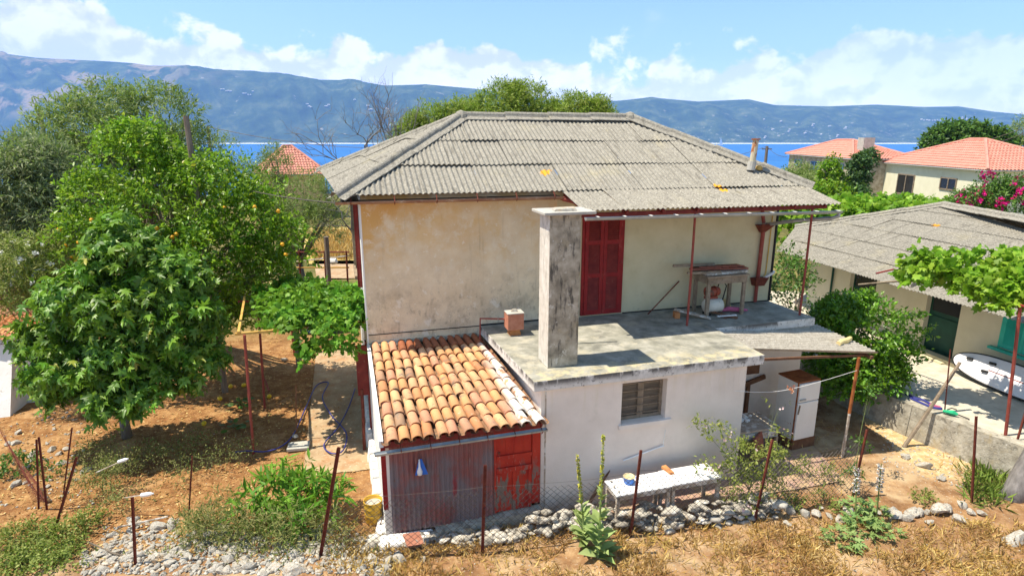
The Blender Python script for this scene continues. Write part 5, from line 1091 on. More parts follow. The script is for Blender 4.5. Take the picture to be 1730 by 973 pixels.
# dry field seen past the house's left corner
tag(fastmesh('dry_field', M['L_dry'] if False else surf('dry_field_straw', [(0,(.34,.25,.07)),(1,(.56,.42,.15))], scale=2.5, detail=9, bump=.05, bscale=9), np.array([PZ(520,446,GZ+.05), PZ(600,446,GZ+.05), PZ(615,385,GZ+.05), PZ(505,385,GZ+.05)]), np.array([[0,1,2,3]]), 4), kind='structure')
rg = np.random.default_rng(95); fp_ = np.array([PZ(rg.uniform(528,598), rg.uniform(392,440), GZ+.05) for _ in range(1500)])
tag(leaves('field_grass', None, M['L_dry'], fp_, rg.normal(0,.4,(1500,3))+V(0,0,1), rg.normal(0,1,(1500,3)), rg.uniform(.3,.7,1500), T_NARROW, kind='stuff'), 'dry field grass past the house corner', 'grass')
tag(MB().hexa([PZ(535,470,GZ-.1),PZ(612,470,GZ-.1),PZ(600,440,GZ-.1),PZ(530,440,GZ-.1)], [PZ(535,470,GZ+.05),PZ(612,470,GZ+.05),PZ(600,440,GZ+.05),PZ(530,440,GZ+.05)]).build('patio', M['path']), kind='structure')

# ------------------------------------------------------------------ rocks
import bmesh
def rockmesh(seed, flat=.7, sub=2):
    rg = np.random.default_rng(seed); bm = bmesh.new(); bmesh.ops.create_icosphere(bm, subdivisions=sub, radius=1)
    ds = sphere(rg, 15); hs = rg.uniform(.45, .9, 15); v = np.array([x.co[:] for x in bm.verts]); f = np.array([[q.index for q in x.verts] for x in bm.faces]); bm.free()
    for d_, h_ in zip(ds, hs):
        t_ = v@d_; v = v-np.clip(t_-h_, 0, None)[:,None]*d_
    v = v*rg.uniform(.75, 1.2, 3)*V(1,1,flat)+rg.normal(0, .018, v.shape); return v, f
RM = [rockmesh(200+i) for i in range(9)]
RO = []
for i, (v, f) in enumerate(RM):
    me = bpy.data.meshes.new('rock'); me.from_pydata([tuple(x) for x in v], [], [tuple(x) for x in f]); me.materials.append(M['stone'] if i < 7 else M['stoned']); RO.append(me)
def rock(p, s, label, group, k=None, name='rock'):
    o = bpy.data.objects.new(name, RO[k if k is not None else random.randrange(7)]); COL.objects.link(o); o.location = tuple(map(float, p)); o.scale = (s*random.uniform(.8,1.3), s*random.uniform(.8,1.2), s*random.uniform(.75,1.1)); o.rotation_euler = (random.uniform(-.5,.5), random.uniform(-.5,.5), random.uniform(0,6.28))
    return tag(o, label, 'rock', group)
random.seed(31); rg = np.random.default_rng(31); cnt = 0
while cnt < 180:
    px, py = rg.uniform(140, 660), rg.uniform(872, 985)
    topy = 905+14*math.sin(px*.03)-.05*abs(px-300)+(25 if px > 560 else 0)-(32 if 215 < px < 300 else 0)
    if py < topy or (px < 175 and py < 935): continue
    p = gp_(px, py); s = .045+.10*rg.random()**2.2; p = V(p[0], p[1], float(ground_h(p[0], p[1]))+s*.12+.02*rg.random()); cnt += 1
    rock(p, s, 'pale angular stone of the rubble heap at the bottom left', 'stones of the rubble heap')
for k, (px, py, s, lb) in enumerate(((675,945,.15,'large pale round stone at the near end of the shed'),(628,955,.14,'flat white stone in the dry grass at the bottom'),(715,945,.10,'small grey stone right of the large round one'),(790,915,.13,'grey stone beside the rusty post in front of the shed'),(870,905,.12,'stone at the left end of the dry wall'),(835,890,.11,'weathered stone half hidden behind the rusty post'),(1712,918,.2,'big pale boulder at the bottom right corner'),(1585,862,.22,'long dark weathered rock right of the acanthus'),(1540,868,.16,'grey rock just left of the long weathered one'),(1400,872,.12,'stone half buried behind the acanthus'),(1330,888,.12,'stone at the right end of the dry wall'),(1360,875,.14,'pale stone between the dry wall and the acanthus'),(1620,880,.16,'pale rock in front of the rightmost upright post'),(1560,790,.14,'white stone on the edge of the gravel strip'),(1590,810,.12,'white stone below the one on the gravel edge'),(1530,775,.12,'white stone nearest the leaning wooden prop'),(940,862,.05,'fist sized stone lying at the shed door'),(905,845,.07,'broken stone by the shed door sill'))):
    p = gp_(px, py); rock(V(p[0], p[1], float(ground_h(p[0], p[1]))+s*.3), s, lb, None, 7 if k in (7,8,3,5) else k % 7)
for k in range(34):
    px, py = rg.uniform(1290,1720), rg.uniform(860,968); p = gp_(px, py); rock(V(p[0],p[1],float(ground_h(p[0],p[1]))+.005), .012+.035*rg.random()**2, 'small pale pebble scattered on the dry bank', 'pebbles on the dry bank')
for k in range(28):
    px, py = rg.uniform(10,150), rg.uniform(690,830); p = gp_(px, py); rock(V(p[0],p[1],float(ground_h(p[0],p[1]))+.02), .05+.11*rg.random()**2, 'grey stone among the tumbled stones at the left edge', 'tumbled stones at the left edge')
for k in range(28):
    px = rg.uniform(1290,1660); py = 866+.004*(px-1290)+rg.normal(0,7); p = gp_(px, py); rock(V(p[0],p[1],float(ground_h(p[0],p[1]))+.05), .07+.09*rg.random(), 'stone in the low tumbled row behind the acanthus', 'stones of the low tumbled row')
vs, fs, off = [], [], 0
def scatter(n, f_, smin, smax):
    global off
    k = 0
    while k < n:
        q = f_()
        if q is None: continue
        p = gp_(*q); s = smin+(smax-smin)*rg.random()**2; v, f = RM[rg.integers(9)]; a = rg.random()*6.28; ca, sa = math.cos(a), math.sin(a)
        v = v@np.array([[ca,-sa,0],[sa,ca,0],[0,0,1]])*s*rg.uniform(.7,1.3,3); vs.append(v+V(p[0], p[1], float(ground_h(p[0], p[1]))+s*.2)); fs.append(f+off); off += len(v); k += 1
def heap():
    px, py = rg.uniform(140, 660), rg.uniform(868, 985); topy = 903+14*math.sin(px*.03)-.05*abs(px-300)+(25 if px > 560 else 0)-(32 if 215 < px < 300 else 0)
    return None if py < topy or (px < 175 and py < 935) else (px, py)
scatter(2600, heap, .022, .065)
tag(fastmesh('rubble', M['stone'], np.vstack(vs), np.vstack(fs), 3, kind='stuff'), 'small pale rubble filling the heap at the bottom left', 'rubble')
vs, fs, off = [], [], 0
scatter(420, lambda: (rg.uniform(560,1725), rg.uniform(905,972)), .006, .022); scatter(420, lambda: (lambda x: (x, rg.uniform(730,800)+(x-1520)*.22))(rg.uniform(1490,1640)), .008, .035)
scatter(260, lambda: (rg.uniform(0,160), rg.uniform(690,860)), .01, .05); scatter(160, lambda: (rg.uniform(150,600), rg.uniform(720,900)), .006, .02)
tag(fastmesh('pebbles', M['stone'], np.vstack(vs), np.vstack(fs), 3, kind='stuff'), 'fine pale pebbles scattered over the soil', 'pebbles')
# the dry stone wall, one thing; its stones are its surface
dw = thing('stone_wall', 'low dry stone wall with pale top stones in front of the white bench', 'wall', gp_(1050,900)); o = np.array(dw.location); vs, fs, off = [], [], 0
pl_ = [gp_(620,925),gp_(720,915),gp_(840,912),gp_(960,895),gp_(1060,893),gp_(1160,886),gp_(1270,876),gp_(1320,872)]
seg = [np.linalg.norm(pl_[i+1]-pl_[i]) for i in range(len(pl_)-1)]; tot = sum(seg)
for i in range(460):
    s_ = rg.random()*tot; j = 0
    while s_ > seg[j]: s_ -= seg[j]; j += 1
    u = (sum(seg[:j])+s_)/tot; hmax = .12 if u < .36 else .37; h_ = rg.random()*hmax; p = pl_[j]+(pl_[j+1]-pl_[j])*s_/seg[j]
    rs = (.055+.10*rg.random()**2.2)*(1.25 if h_ > hmax*.75 else .95); v, f = RM[i % 9]; a = rg.random()*6.28; ca, sa = math.cos(a), math.sin(a)
    v = v@np.array([[ca,-sa,0],[sa,ca,0],[0,0,1]])*V(1.35,1.0,.95)*rs; q = V(p[0]+rg.normal(0,.03), p[1]+rg.uniform(-.13,.16)+.10*(h_/.42), GZ+h_*.95-.03)
    vs.append(v+q-o); fs.append(f+off); off += len(v)
fastmesh('stones', M['stoned'], np.vstack(vs), np.vstack(fs), 3, dw)
# pale lumps of mortar along the top of the wall
tag(MB().box(-.17,.15,-.13,.13,-.015,.015).build('roof_tile', M['terracotta']), 'broken flat red roof tile lying in front of the shed', 'tile').location = tuple(gp_(700,922)+V(0,0,.14)); bpy.data.objects['roof_tile'].rotation_euler = (.35,.25,.6)

# ------------------------------------------------------------------ fences
def lean_post(name, label, base, top, zb=GZ, w_=.022, mat='rust', cat='fence post', dY=0):
    b = PZ(*base, zb); t_ = PY(*top, b[1]+dY); o = thing(name, label, cat, b) if False else None
    m_ = MB(); d_ = unit(t_-b)
    m_.bar(V(0,0,0)-d_*.15, t_-b, w_*1.9, .006, (0,1,0)); m_.bar(V(-w_*.85,.0,0)-d_*.15, (t_-b)+V(-w_*.85,0,0), .006, w_*1.7, (0,1,0))
    ob_ = m_.build(name, M[mat]); ob_.location = tuple(b); return tag(ob_, label, cat)
fposts = [((540,950),(573,755)),((815,935),(820,785)),((1065,905),(1083,760)),((1275,880),(1305,742)),((1440,840),(1465,725))]
cf = thing('chain_link_fence', 'sagging chain link fence strung on rusty angle iron posts in front of the shed', 'fence', gp_(815,935)); o = np.array(cf.location); pw = []
for b_, t_ in fposts:
    b = PZ(*b_, GZ); t = PY(*t_, b[1]); pw.append((b, t)); m_ = MB(); d_ = unit(t-b)
    m_.bar(b-o-d_*.15, t-o, .052, .008, (0,1,0)); m_.bar(b-o-d_*.15+V(-.024,-.022,0), t-o+V(-.024,-.022,0), .008, .046, (0,1,0)); m_.build('post', M['rust'], cf)
for i in range(len(pw)-1):
    (b0, t0), (b1, t1) = pw[i], pw[i+1]; hh = 1.12
    L = np.linalg.norm(b1-b0); H_ = 1.26; p_ = .12; n_ = int(L/p_); mb = MB()
    def mp(u, h): # u 0..1, h in m
        h0 = h*(1+.0); sag = .09*math.sin(PI*u)*(h/H_); a = b0+(t0-b0)*(h0/np.linalg.norm(t0-b0)); c = b1+(t1-b1)*(h0/np.linalg.norm(t1-b1)); q = a+(c-a)*u; q[2] -= sag; q[1] += .03*math.sin(7*u+3*h+i); return q-o
    kk = int(H_/p_)
    for s_ in range(-kk, n_+kk+1):
        for dr_ in (1, -1):
            pts = []
            for q in range(kk+1):
                u = (s_+dr_*q)*p_/L
                if -1e-6 <= u <= 1+1e-6: pts.append(mp(min(max(u,0),1), q*p_+.05)+V(0,.004*dr_,0))
            if len(pts) > 1: mb.tube(pts, .0042, 3, cap=False)
    mb.tube([mp(k/12, H_+.06) for k in range(13)], .0032, 4); mb.tube([mp(k/12, H_*.5) for k in range(13)], .003, 4)
    mb.build('mesh', M['wire'], cf)
lean_post('fence_post', 'rusty fence post standing in the rubble with a bottle on its tip', (230,965), (224,837))
lean_post('fence_post', 'rusty fence post leaning right among the pale weeds at left', (90,905), (130,772))
lean_post('fence_post', 'thin rusty stake leaning left, first at the left edge', (66,862), (62,742), w_=.016)
lean_post('fence_post', 'dark rusty stake crossing the one at the left edge', (80,862), (66,738), w_=.018)
lean_post('fence_post', 'short thin rusty stake in the middle of the orange soil', (318,890), (325,770), w_=.012)
lean_post('fence_post', 'short rusty stake half lost in the bramble', (105,855), (122,722), w_=.012)
lean_post('fence_post', 'tall upright rusty post standing in the green grass at right', (1642,850), (1650,703))
lean_post('fence_post', 'rusty post leaning right at the right edge below the wall', (1703,800), (1735,690))
lean_post('stake', 'thin brown stake on a stone slab in the orange soil', (501,742), (500,650), w_=.012, mat='brownwood', cat='stake')
lean_post('stake', 'leaning brown stake against the white step by the drum', (640,893), (665,820), w_=.008, mat='brownwood', cat='stake')
b = PZ(66,850,GZ); nt = MB()   # collapsed rusty netting at the far left
for k in range(13):
    f = k/12; nt.tube([V(-.9+f*.75,0.5-f*.4,1.35-f*1.2+.1*math.sin(k)), V(-.6+f*.7,.3-f*.3,.8-f*.75), V(-.15+f*.35,.05,-.02)], .004, 3)
    nt.tube([V(-.95+f*.3,.5,1.4-f*.9), V(-.5+f*.3,.25-f*.1,.95-f*.8), V(.05+f*.1,0,.45-f*.4)], .004, 3)
tag(nt.build('wire_netting', M['rust']), 'bundle of rusty netting slumped against the stakes at the left edge', 'netting').location = tuple(b)
# bottles on sticks
def bottle(p, d_, label):
    m_ = MB(); m_.lathe([(.0,0),(.032,.003),(.034,.02),(.034,.12),(.030,.15),(.013,.185),(.013,.205),(.0,.207)], 12); o = m_.build('bottle', M['whiteplastic'], smooth=True)
    o.location = tuple(p); o.rotation_euler = Vector(d_).to_track_quat('Z', 'Y').to_euler(); return tag(o, label, 'bottle')
pq = PY(224,837,PZ(230,965,GZ)[1]); tag(MB().tube([V(-.12,0,-.02), V(.22,0,.04)], .009, 6).build('stick', M['tablewood']), 'pale stick tied across the post in the rubble', 'stick').location = tuple(pq+V(0,-.03,.0))
bottle(pq+V(.16,-.03,.03), (1,0,.15), 'crumpled white bottle on the stick over the rubble post')
pq = PY(200,780,9.9); bottle(pq, (1,0,.35), 'white plastic bottle on a stick in the bramble')
tag(MB().tube([V(-.45,0,-.22), V(.02,0,0)], .010, 6).build('stick', M['tablewood']), 'thin pale stick holding the bottle in the bramble', 'stick').location = tuple(pq)
tag(MB().tube([gp_(200,900)+V(0,0,.12), gp_(285,880)+V(0,0,.10)], .016, 6).build('stick', M['tablewood']), 'long pale stick lying behind the post in the rubble', 'stick')
tag(MB().tube([gp_(150,925)+V(0,0,.12), gp_(195,945)+V(0,0,.12), gp_(250,958)+V(0,0,.14), gp_(320,962)+V(0,0,.12)], .016, 6).build('branch', M['bark']), 'dark bent branch lying over the rubble', 'branch')

# ------------------------------------------------------------------ left garden
pg = thing('pergola', 'red and yellow pipe pergola carrying the vine left of the house', 'pergola', PZ(428,765,GZ)); o = np.array(pg.location)
def gpole(base, top, nm='post', r=.03, mat='redpole'):
    b = PZ(*base, GZ); t = PY(*top, b[1]); MB().tube([b-o-V(0,0,.1), t-o], r, 9).build(nm, M[mat], pg); return t
t1 = gpole((428,765),(413,566)); t2 = gpole((447,690),(436,512))
t3 = PZ(548,553,t1[2]); t4 = PZ(444,505,t2[2]+.02)
MB().bar(t1-o+V(-.2,0,.02), W(-.05,.75,t1[2])-o, .06, .05).build('front_beam', M['yellowwood'], pg)
MB().bar(t1-o+V(-.1,-.05,.07), PY(414,500,t1[1]+2.6)-o, .05, .05).build('side_beam', M['yellowwood'], pg)
MB().bar(t2-o+V(-.5,0,.04), t2-o+V(.6,0.1,.05), .05, .04).build('back_beam', M['redpole'], pg)
b5 = PZ(497,600,GZ); t5 = PY(497,560,b5[1])
MB().tube([b5-o-V(0,0,.1), V(b5[0], b5[1], 2.3)-o], .03, 8).build('post', M['redpole'], pg)
for k in range(4): MB().tube([t1-o+V(.3+k*.5,.06*k,.06), t1-o+V(-.1+k*.55,2.7,.12)], .006, 5).build('wire', M['wire'], pg)
tag(MB().hexa([(-.08,-.04,0),(.08,-.04,0),(.08,.04,0),(-.08,.04,0)], [(-.09,-.04,1.5),(.08,-.04,1.5),(.08,.04,1.5),(-.09,.04,1.5)]).build('plank', M['oldwood']), 'grey board standing upright under the pergola vine', 'board').location = tuple(PZ(506,620,GZ))
tag(MB().tube([PZ(445,650,GZ)+V(0,0,.28), PZ(447,655,GZ)+V(.05,0,.2), PZ(455,662,GZ)+V(0,0,.02)], .022, 6).build('branch', M['redpole']), 'short crooked branch at the foot of the back pergola post', 'branch')
tag(MB().box(-.24,.24,-.17,.17,-.02,.05).build('paving_slab', M['conc'], bevel=.01), 'square concrete slab lying on the soil beside the path', 'slab').location = tuple(PZ(505,757,GZ)+V(0,0,.04)); bpy.data.objects['paving_slab'].rotation_euler.z = .2
rock(PZ(500,745,GZ)+V(0,0,.14), .09, 'brown rock lying on the square concrete slab', None, 2)
rock(PZ(480,610,GZ)+V(0,0,.06), .14, 'pale rock on the soil under the back of the pergola', None, 3)
for k, (px, py) in enumerate(((390,655),(455,672),(412,653),(345,718),(372,676))):
    m_ = fr.build('lemon', M['lemony'], smooth=True); m_.location = tuple(PZ(px, py, GZ)+V(0,0,.05)); m_.rotation_euler = (1.3, .2*k, k); m_.scale = (1.2,1.2,1.35)
    tag(m_, 'fallen yellow lemon lying on the soil under the fig tree', 'lemon', 'fallen lemons')
hs = [PZ(x, y, GZ)+V(0,0,.07) for x, y in ((398,768),(420,766),(450,767),(478,757),(498,735),(518,690),(535,655),(555,650),(545,675),(560,705),(585,735),(580,765),(560,770),(548,755),(572,725),(590,690),(600,660))]
def smooth_path(p, n=5):
    out = []
    for i in range(len(p)-1):
        a, b, c, d_ = p[max(i-1,0)], p[i], p[i+1], p[min(i+2,len(p)-1)]
        for k in range(n): t_ = k/n; out.append(.5*((2*b)+(-a+c)*t_+(2*a-5*b+4*c-d_)*t_**2+(-a+3*b-3*c+d_)*t_**3))
    return out+[p[-1]]
tag(MB().tube(smooth_path(hs), .017, 6).build('garden_hose', M['bluehose'], smooth=True), 'dark blue garden hose looping over the path and soil', 'hose')
dm = thing('metal_drum', 'open yellow metal drum standing by the white step of the shed', 'drum', PZ(632,880,GZ)+V(0,0,.02), .3)
MB().lathe([(.0,.01),(.15,.0),(.155,.02),(.16,.14),(.166,.15),(.16,.16),(.165,.29),(.171,.30),(.165,.31),(.168,.42),(.176,.43),(.170,.44),(.160,.43),(.158,.10),(.0,.10)], 24).build('body', M['yellow'], dm, smooth=True)
MB().lathe([(.0,.36),(.157,.362)], 20).build('contents', M['conc'], dm)
MB().tube([(-.172,-.02,.30),(-.12,-.15,.22),(0,-.19,.2),(.12,-.15,.22),(.172,-.02,.30)], .006, 5).build('handle', M['wire'], dm)
# white bench of two old tables
def btable(label, c, rz, L, D, H_, lean=0):
    t_ = thing('table', label, 'table', c, rz); 
    MB().box(-L/2,L/2,-D/2,D/2,H_-.03,H_).build('tabletop', M['shelfwhite'], t_, bevel=.004)
    MB().box(-L/2+.03,L/2-.03,-D/2+.02,-D/2+.045,H_-.12,H_-.033).box(-L/2+.03,L/2-.03,D/2-.045,D/2-.02,H_-.12,H_-.033).box(-L/2+.02,-L/2+.045,-D/2+.05,D/2-.05,H_-.12,H_-.033).box(L/2-.045,L/2-.02,-D/2+.05,D/2-.05,H_-.12,H_-.033).build('apron', M['tablewood'], t_)
    for x in (-L/2+.05, L/2-.05):
        for y in (-D/2+.05, D/2-.05): MB().box(x-.03,x+.03,y-.03,y+.03,0,H_-.034).build('leg', M['tablewood'], t_)
    return t_
tq = [PZ(x, y, GZ+.70) for x, y in ((1041,838),(1220,806),(1198,783),(1024,810))]
mid = (tq[0]+tq[1])/2; ang = math.atan2(tq[1][1]-tq[0][1], tq[1][0]-tq[0][0]); Ltot = np.linalg.norm(tq[1]-tq[0]); du = unit(tq[1]-tq[0]); dn = V(-du[1], du[0], 0); D_ = .52
c1 = tq[0]+du*(Ltot*.26)+dn*D_/2; c2 = tq[0]+du*(Ltot*.76)+dn*D_/2
btable('weathered white table carrying the blue pot, the nearer of the pair', (c1[0],c1[1],GZ), ang, Ltot*.51, D_, .70)
btable('weathered white table at the rose bush end of the pair', (c2[0],c2[1],GZ+.01), ang, Ltot*.485, D_, .705)
pt = thing('cooking_pot', 'round blue enamel pot with a cream inside on the white table', 'pot', PZ(1062,815,GZ+.705))
MB().lathe([(.0,.0),(.085,.0),(.10,.03),(.105,.13),(.112,.135)], 24).build('body', M['blue'], pt, smooth=True)
MB().lathe([(.112,.136),(.102,.132),(.095,.03),(.0,.025)], 24).build('lining', plain('cream_enamel', (.66,.55,.33), rough=.4), pt, smooth=True)
MB().tube([(.10,0,.10),(.14,0,.10),(.14,.04,.10),(.10,.05,.10)], .008, 6).build('handle', M['blue'], pt)
tag(MB().hexa([(-.05,-.14,0),(.05,-.14,0),(.05,.14,0),(-.05,.14,0)], [(-.045,-.13,.06),(.04,-.14,.05),(.05,.12,.07),(-.04,.14,.06)]).build('brick', M['brick'], bevel=.006), 'orange broken brick lying on the white table', 'brick').location = tuple(PZ(1128,796,GZ+.706)); bpy.data.objects['brick'].rotation_euler.z = .45
for k, (px, py, lb) in enumerate(((1038,822,'grey stone left of the blue pot on the table'),(1046,830,'pale stone at the near corner of the white table'),(1033,812,'small stone at the back corner of the white table'))): rock(PZ(px, py, GZ+.73), .035, lb, None, k)
tag(MB().bar(PZ(988,862,GZ), PY(1032,788,PZ(988,862,GZ)[1]+.35), .06, .03).build('plank', M['brownwood']), 'dark plank leaning against the white wall beside the tables', 'board')
# things on the shed
bgp = W(.62,-3.52,1.02); bgt = thing('plastic_bag', 'blue plastic bag hung on the rusty tin of the shed', 'bag', bgp, TH)
MB().hexa([(-.10,-.03,-.17),(.13,-.03,-.18),(.12,.03,-.18),(-.09,.03,-.17)], [(-.02,-.02,.12),(.03,-.02,.12),(.03,.01,.12),(-.02,.01,.12)]).build('bag_body', M['bluebag'], bgt, bevel=.01)
MB().lathe([(.0,-.17),(.04,-.15),(.05,-.09),(.02,.0),(.012,.14),(.0,.15)], 9, (-.02,-.05,0)).build('white_pouch', M['whiteplastic'], bgt, smooth=True)
# clothes line
ln = MB(); p0 = W(6.95,-3.39,1.57); p1 = W(10.1,-3.28,1.62); p2 = W(8.95,-3.1,1.42)
ln.tube(smooth_path([p0, p0+(p1-p0)*.3-V(0,0,.16), p0+(p1-p0)*.6-V(0,0,.14), p1]), .0045, 5); tag(ln.build('clothes_line', M['cloudwhite']), 'pale clothes line from the white wall to the canopy pole', 'clothes line')

# ------------------------------------------------------------------ under the canopy
frg = hthing('fridge', 'old white two door fridge with a rusty top under the canopy', 'fridge', 9.10, -2.78, GZ, math.radians(5))
fw, fd, fz0, fz1 = .62, .60, .28, 1.68
MB().box(0, fw, .04, fd, fz0, fz1-.01).build('cabinet', M['enamel'], frg, bevel=.015)
MB().box(-.01, fw+.01, .0, fd+.01, fz1-.008, fz1+.02).build('top_plate', M['rusttop'], frg)
d1_ = MB().box(.01, fw-.01, -.03, .035, 1.22, fz1-.02).build('freezer_door', M['enamel'], frg, bevel=.015); d2_ = MB().box(.01, fw-.01, -.03, .035, fz0+.02, 1.20).build('fridge_door', M['enamel'], frg, bevel=.015)
MB().box(.03,.20,-.055,-.032,1.27,1.30).build('handle', M['galv'], d1_); MB().bar((.05,-.045,1.16),(.02,-.045,.95),.025,.02).build('handle', M['oldwood'], d2_)
MB().box(-.008,.0,.0,.035,fz0,fz1).build('rust_edge', M['rusttop'], frg)
MB().box(.03, fw+.08, .02, fd+.05, 0, fz0-.005).build('plinth', M['brownwood'], frg)
tb = hthing('desk', 'old grey desk cluttered with bits beside the fridge in the recess', 'desk', 7.9, -2.55, GZ)
MB().box(-.55,.75,-.35,.45,.72,.76).build('desktop', M['tablewood'], tb); MB().box(-.5,.7,-.32,.4,.52,.715).build('drawer_box', plain('grey_paint', (.34,.36,.34), rough=.7), tb)
for x in (-.48,.68):
    for y in (-.30,.38): MB().box(x-.03,x+.03,y-.03,y+.03,0,.515).build('leg', M['oldwood'], tb)
for k in range(4): MB().box(-.45+k*.29,-.18+k*.29,-.335,-.323,.56,.68).build('drawer_front', M['tablewood'], tb)
sk = hthing('junk_pile', 'small white heap of bits on top of the grey desk', 'clutter', 8.05,-2.4,GZ+.76); mb = MB(); random.seed(9)
for k in range(14): a = random.random()*6.28; mb.lathe([(.001,.05+.05*random.random()),(.03+.02*random.random(),.03),(.03,0)], 6, (math.cos(a)*.12*random.random()*1.5, math.sin(a)*.1, .0 if k < 10 else .06))
mb.build('heap', M['cloudwhite'], sk)
wf = hthing('wooden_lattice', 'brown wooden lattice leaning on the recess wall behind the desk', 'lattice', 8.2,-1.56,GZ)
MB().bar((-.9,0,.85),(1.0,0,1.35),.06,.10).bar((-.15,0,0),(-.15,0,1.0),.06,.08).bar((.55,0,0),(.55,0,1.2),.06,.08).bar((-.85,0,.1),(-.85,0,.85),.06,.08).build('bars', M['brownwood'], wf)
cr = hthing('wooden_board', 'reddish brown board leaning on the front of the desk', 'board', 8.05,-3.05,GZ, .5); MB().hexa([(-.2,-.02,.1),(.2,-.02,.1),(.2,.02,.1),(-.2,.02,.1)], [(-.16,.1,.62),(.2,.1,.72),(.2,.14,.72),(-.16,.14,.62)]).build('panel', M['redwood'], cr)

# ------------------------------------------------------------------ on the terrace
vb = hthing('vent_box', 'square terracotta vent box on bricks with a stone lid on the terrace corner', 'vent', 3.10,-.80,2.30)
for k in range(3): MB().box(-.13+.01*k,.12-.01*k,-.12+.006*k,.12,.0+k*.045,.041+k*.045).build('brick', M['brick'], vb)
MB().box(-.19,.17,-.17,.17,.14,.50).build('box', M['terracotta'], vb, bevel=.006)
MB().box(-.20,.18,-.18,.18,.502,.52).build('lid', M['conc'], vb)
tag(MB().hexa([(-.08,-.06,0),(.08,-.05,0),(.07,.06,0),(-.07,.05,0)], [(-.05,-.04,.05),(.05,-.03,.06),(.04,.04,.05),(-.05,.04,.04)]).build('stone', M['stone'], bevel=.01), 'small pale stone weighing down the terracotta vent box', 'stone').location = tuple(W(3.10,-.80,2.823))
def TB(px, py): return HZ(px, py, 2.3)
wb_ = hthing('workbench', 'rough old wooden workbench standing on the terrace by the wall', 'workbench', 8.15,-.62,2.30)
bx0, bx1, by0, by1, bz = -.30, .78, -.30, .34, 1.02
MB().box(bx0-.05, bx1+.03, by0-.04, by1+.06, bz-.04, bz).build('bench_top', M['oldwood'], wb_)
MB().box(bx0, bx1, by0, by0+.03, bz-.20, bz-.043).box(bx0, bx0+.03, by0+.04, by1, bz-.2, bz-.043).build('apron', M['oldwood'], wb_)
for x in (bx0+.05, bx1-.05):
    for y in (by0+.045, by1-.05): MB().box(x-.04, x+.04, y-.035, y+.035, 0, bz-.205).build('leg', M['oldwood'], wb_)
random.seed(21)
lbs = ['red board on top of the plank pile on the workbench','long grey pole sticking out left from the plank pile','brown plank at the back of the pile on the workbench','pale plank under the red board on the workbench','short grey batten sticking out below the pole']
spec = [((-.55,.10,1.13),(.95,-.02,1.10),.14,.04,'redwood'),((-.95,.22,1.21),(.2,.24,1.18),.06,.06,'oldwood'),((-.35,.24,1.12),(.95,.27,1.10),.22,.05,'brownwood'),((-.30,-.1,1.045),(.9,-.02,1.045),.26,.05,'tablewood'),((-.75,-.1,1.085),(.1,-.16,1.085),.07,.05,'oldwood')]
for lb, (p, q, w_, h_, m_) in zip(lbs, spec):
    p = V(*p); q = V(*q); o_ = MB().bar(V(0,0,0), q-p, w_, h_).build('plank', M[m_]); o_.location = tuple(W(8.15+p[0], -.62+p[1], 2.30+p[2])); o_.rotation_euler.z = TH; tag(o_, lb, 'plank')
for k in range(5):
    p = V(-.3+k*.22,.12,1.175); q = p+V(.28,-.16,-.01); o_ = MB().bar(V(0,0,0), q-p, .05, .03).build('plank', M['redwood']); o_.location = tuple(W(8.15+p[0], -.62+p[1], 2.29+p[2])); o_.rotation_euler.z = TH
    tag(o_, 'short reddish batten lying across the plank pile', 'plank', 'battens across the plank pile')
cm = hthing('air_compressor', 'cream tank air compressor with a red motor under the workbench', 'compressor', 8.12,-.62,2.30)
MB().tube([(-.16,-.05,.22),(-.12,-.05,.22),(.28,-.05,.22),(.32,-.05,.22)], [.12,.17,.17,.12], 18).build('tank', M['tank'], cm, smooth=True)
MB().tube([(-.10,.0,.56),(.12,.0,.56)], .12, 14).tube([(.12,.0,.56),(.24,.0,.56)], [.14,.10], 14).box(-.12,.2,-.06,.06,.39,.44).build('motor', M['motor'], cm)
for x in (-.08,.24): MB().box(x-.03,x+.03,-.18,.08,.0,.06).build('foot', M['black'], cm)
MB().tube([(.32,-.05,.25),(.40,-.08,.7),(.36,.1,.85),(.30,.18,.5)], .015, 6).build('air_hose', M['black'], cm)
b_ = TB(1180,538); sp_ = hthing('plank', 'yellowish plank propped on a brick in front of the porch post', 'plank', b_[0]-.25, b_[1]+.1, 2.30, -.5); MB().bar((-.3,.1,.18),(.55,0,.03),.13,.03).build('plank_board', M['tablewood'], sp_)
tag(MB().box(-.06,.06,-.1,.1,0,.14).build('brick', M['brick']), 'orange brick under the raised end of the propped plank', 'brick').location = tuple(W(b_[0]-.48, b_[1]+.2, 2.305))
b_ = TB(1238,528); tag(MB().tube([(-.32,0,.05),(-.1,.06,.08),(.15,.02,.07),(.38,.05,.05)], [.03,.06,.06,.02], 8).build('cloth', M['pink']), 'pink rolled cloth lying on the terrace beside the workbench', 'cloth').location = tuple(W(b_[0], b_[1], 2.30))
b_ = TB(1230,537); x_ = MB().bar((-.25,0,.06),(.22,.04,.08),.06,.02).build('board', M['whiteplastic']); x_.location = tuple(W(b_[0]-.05, b_[1]-.05, 2.30)); tag(x_, 'white narrow board on the terrace next to the pink cloth', 'board')
x_ = MB().bar((-.3,.25,.10),(.3,-.12,.03),.10,.025).bar((.0,-.1,.02),(.25,.12,.04),.07,.02).build('board', M['brownwood']); x_.location = tuple(W(b_[0]-.1, b_[1]+.05, 2.30)); tag(x_, 'dark crossed boards under the white narrow board', 'board')
bk_ = hthing('basket', 'shallow straw basket leaning on the wall under the workbench end', 'basket', 8.78,-.22,2.30); MB().lathe([(.0,.0),(.12,.02),(.2,.10),(.21,.11),(.11,.05),(.0,.03)], 16).build('basket_bowl', M['foam'], bk_); bk_.rotation_euler = (1.1,0,TH)
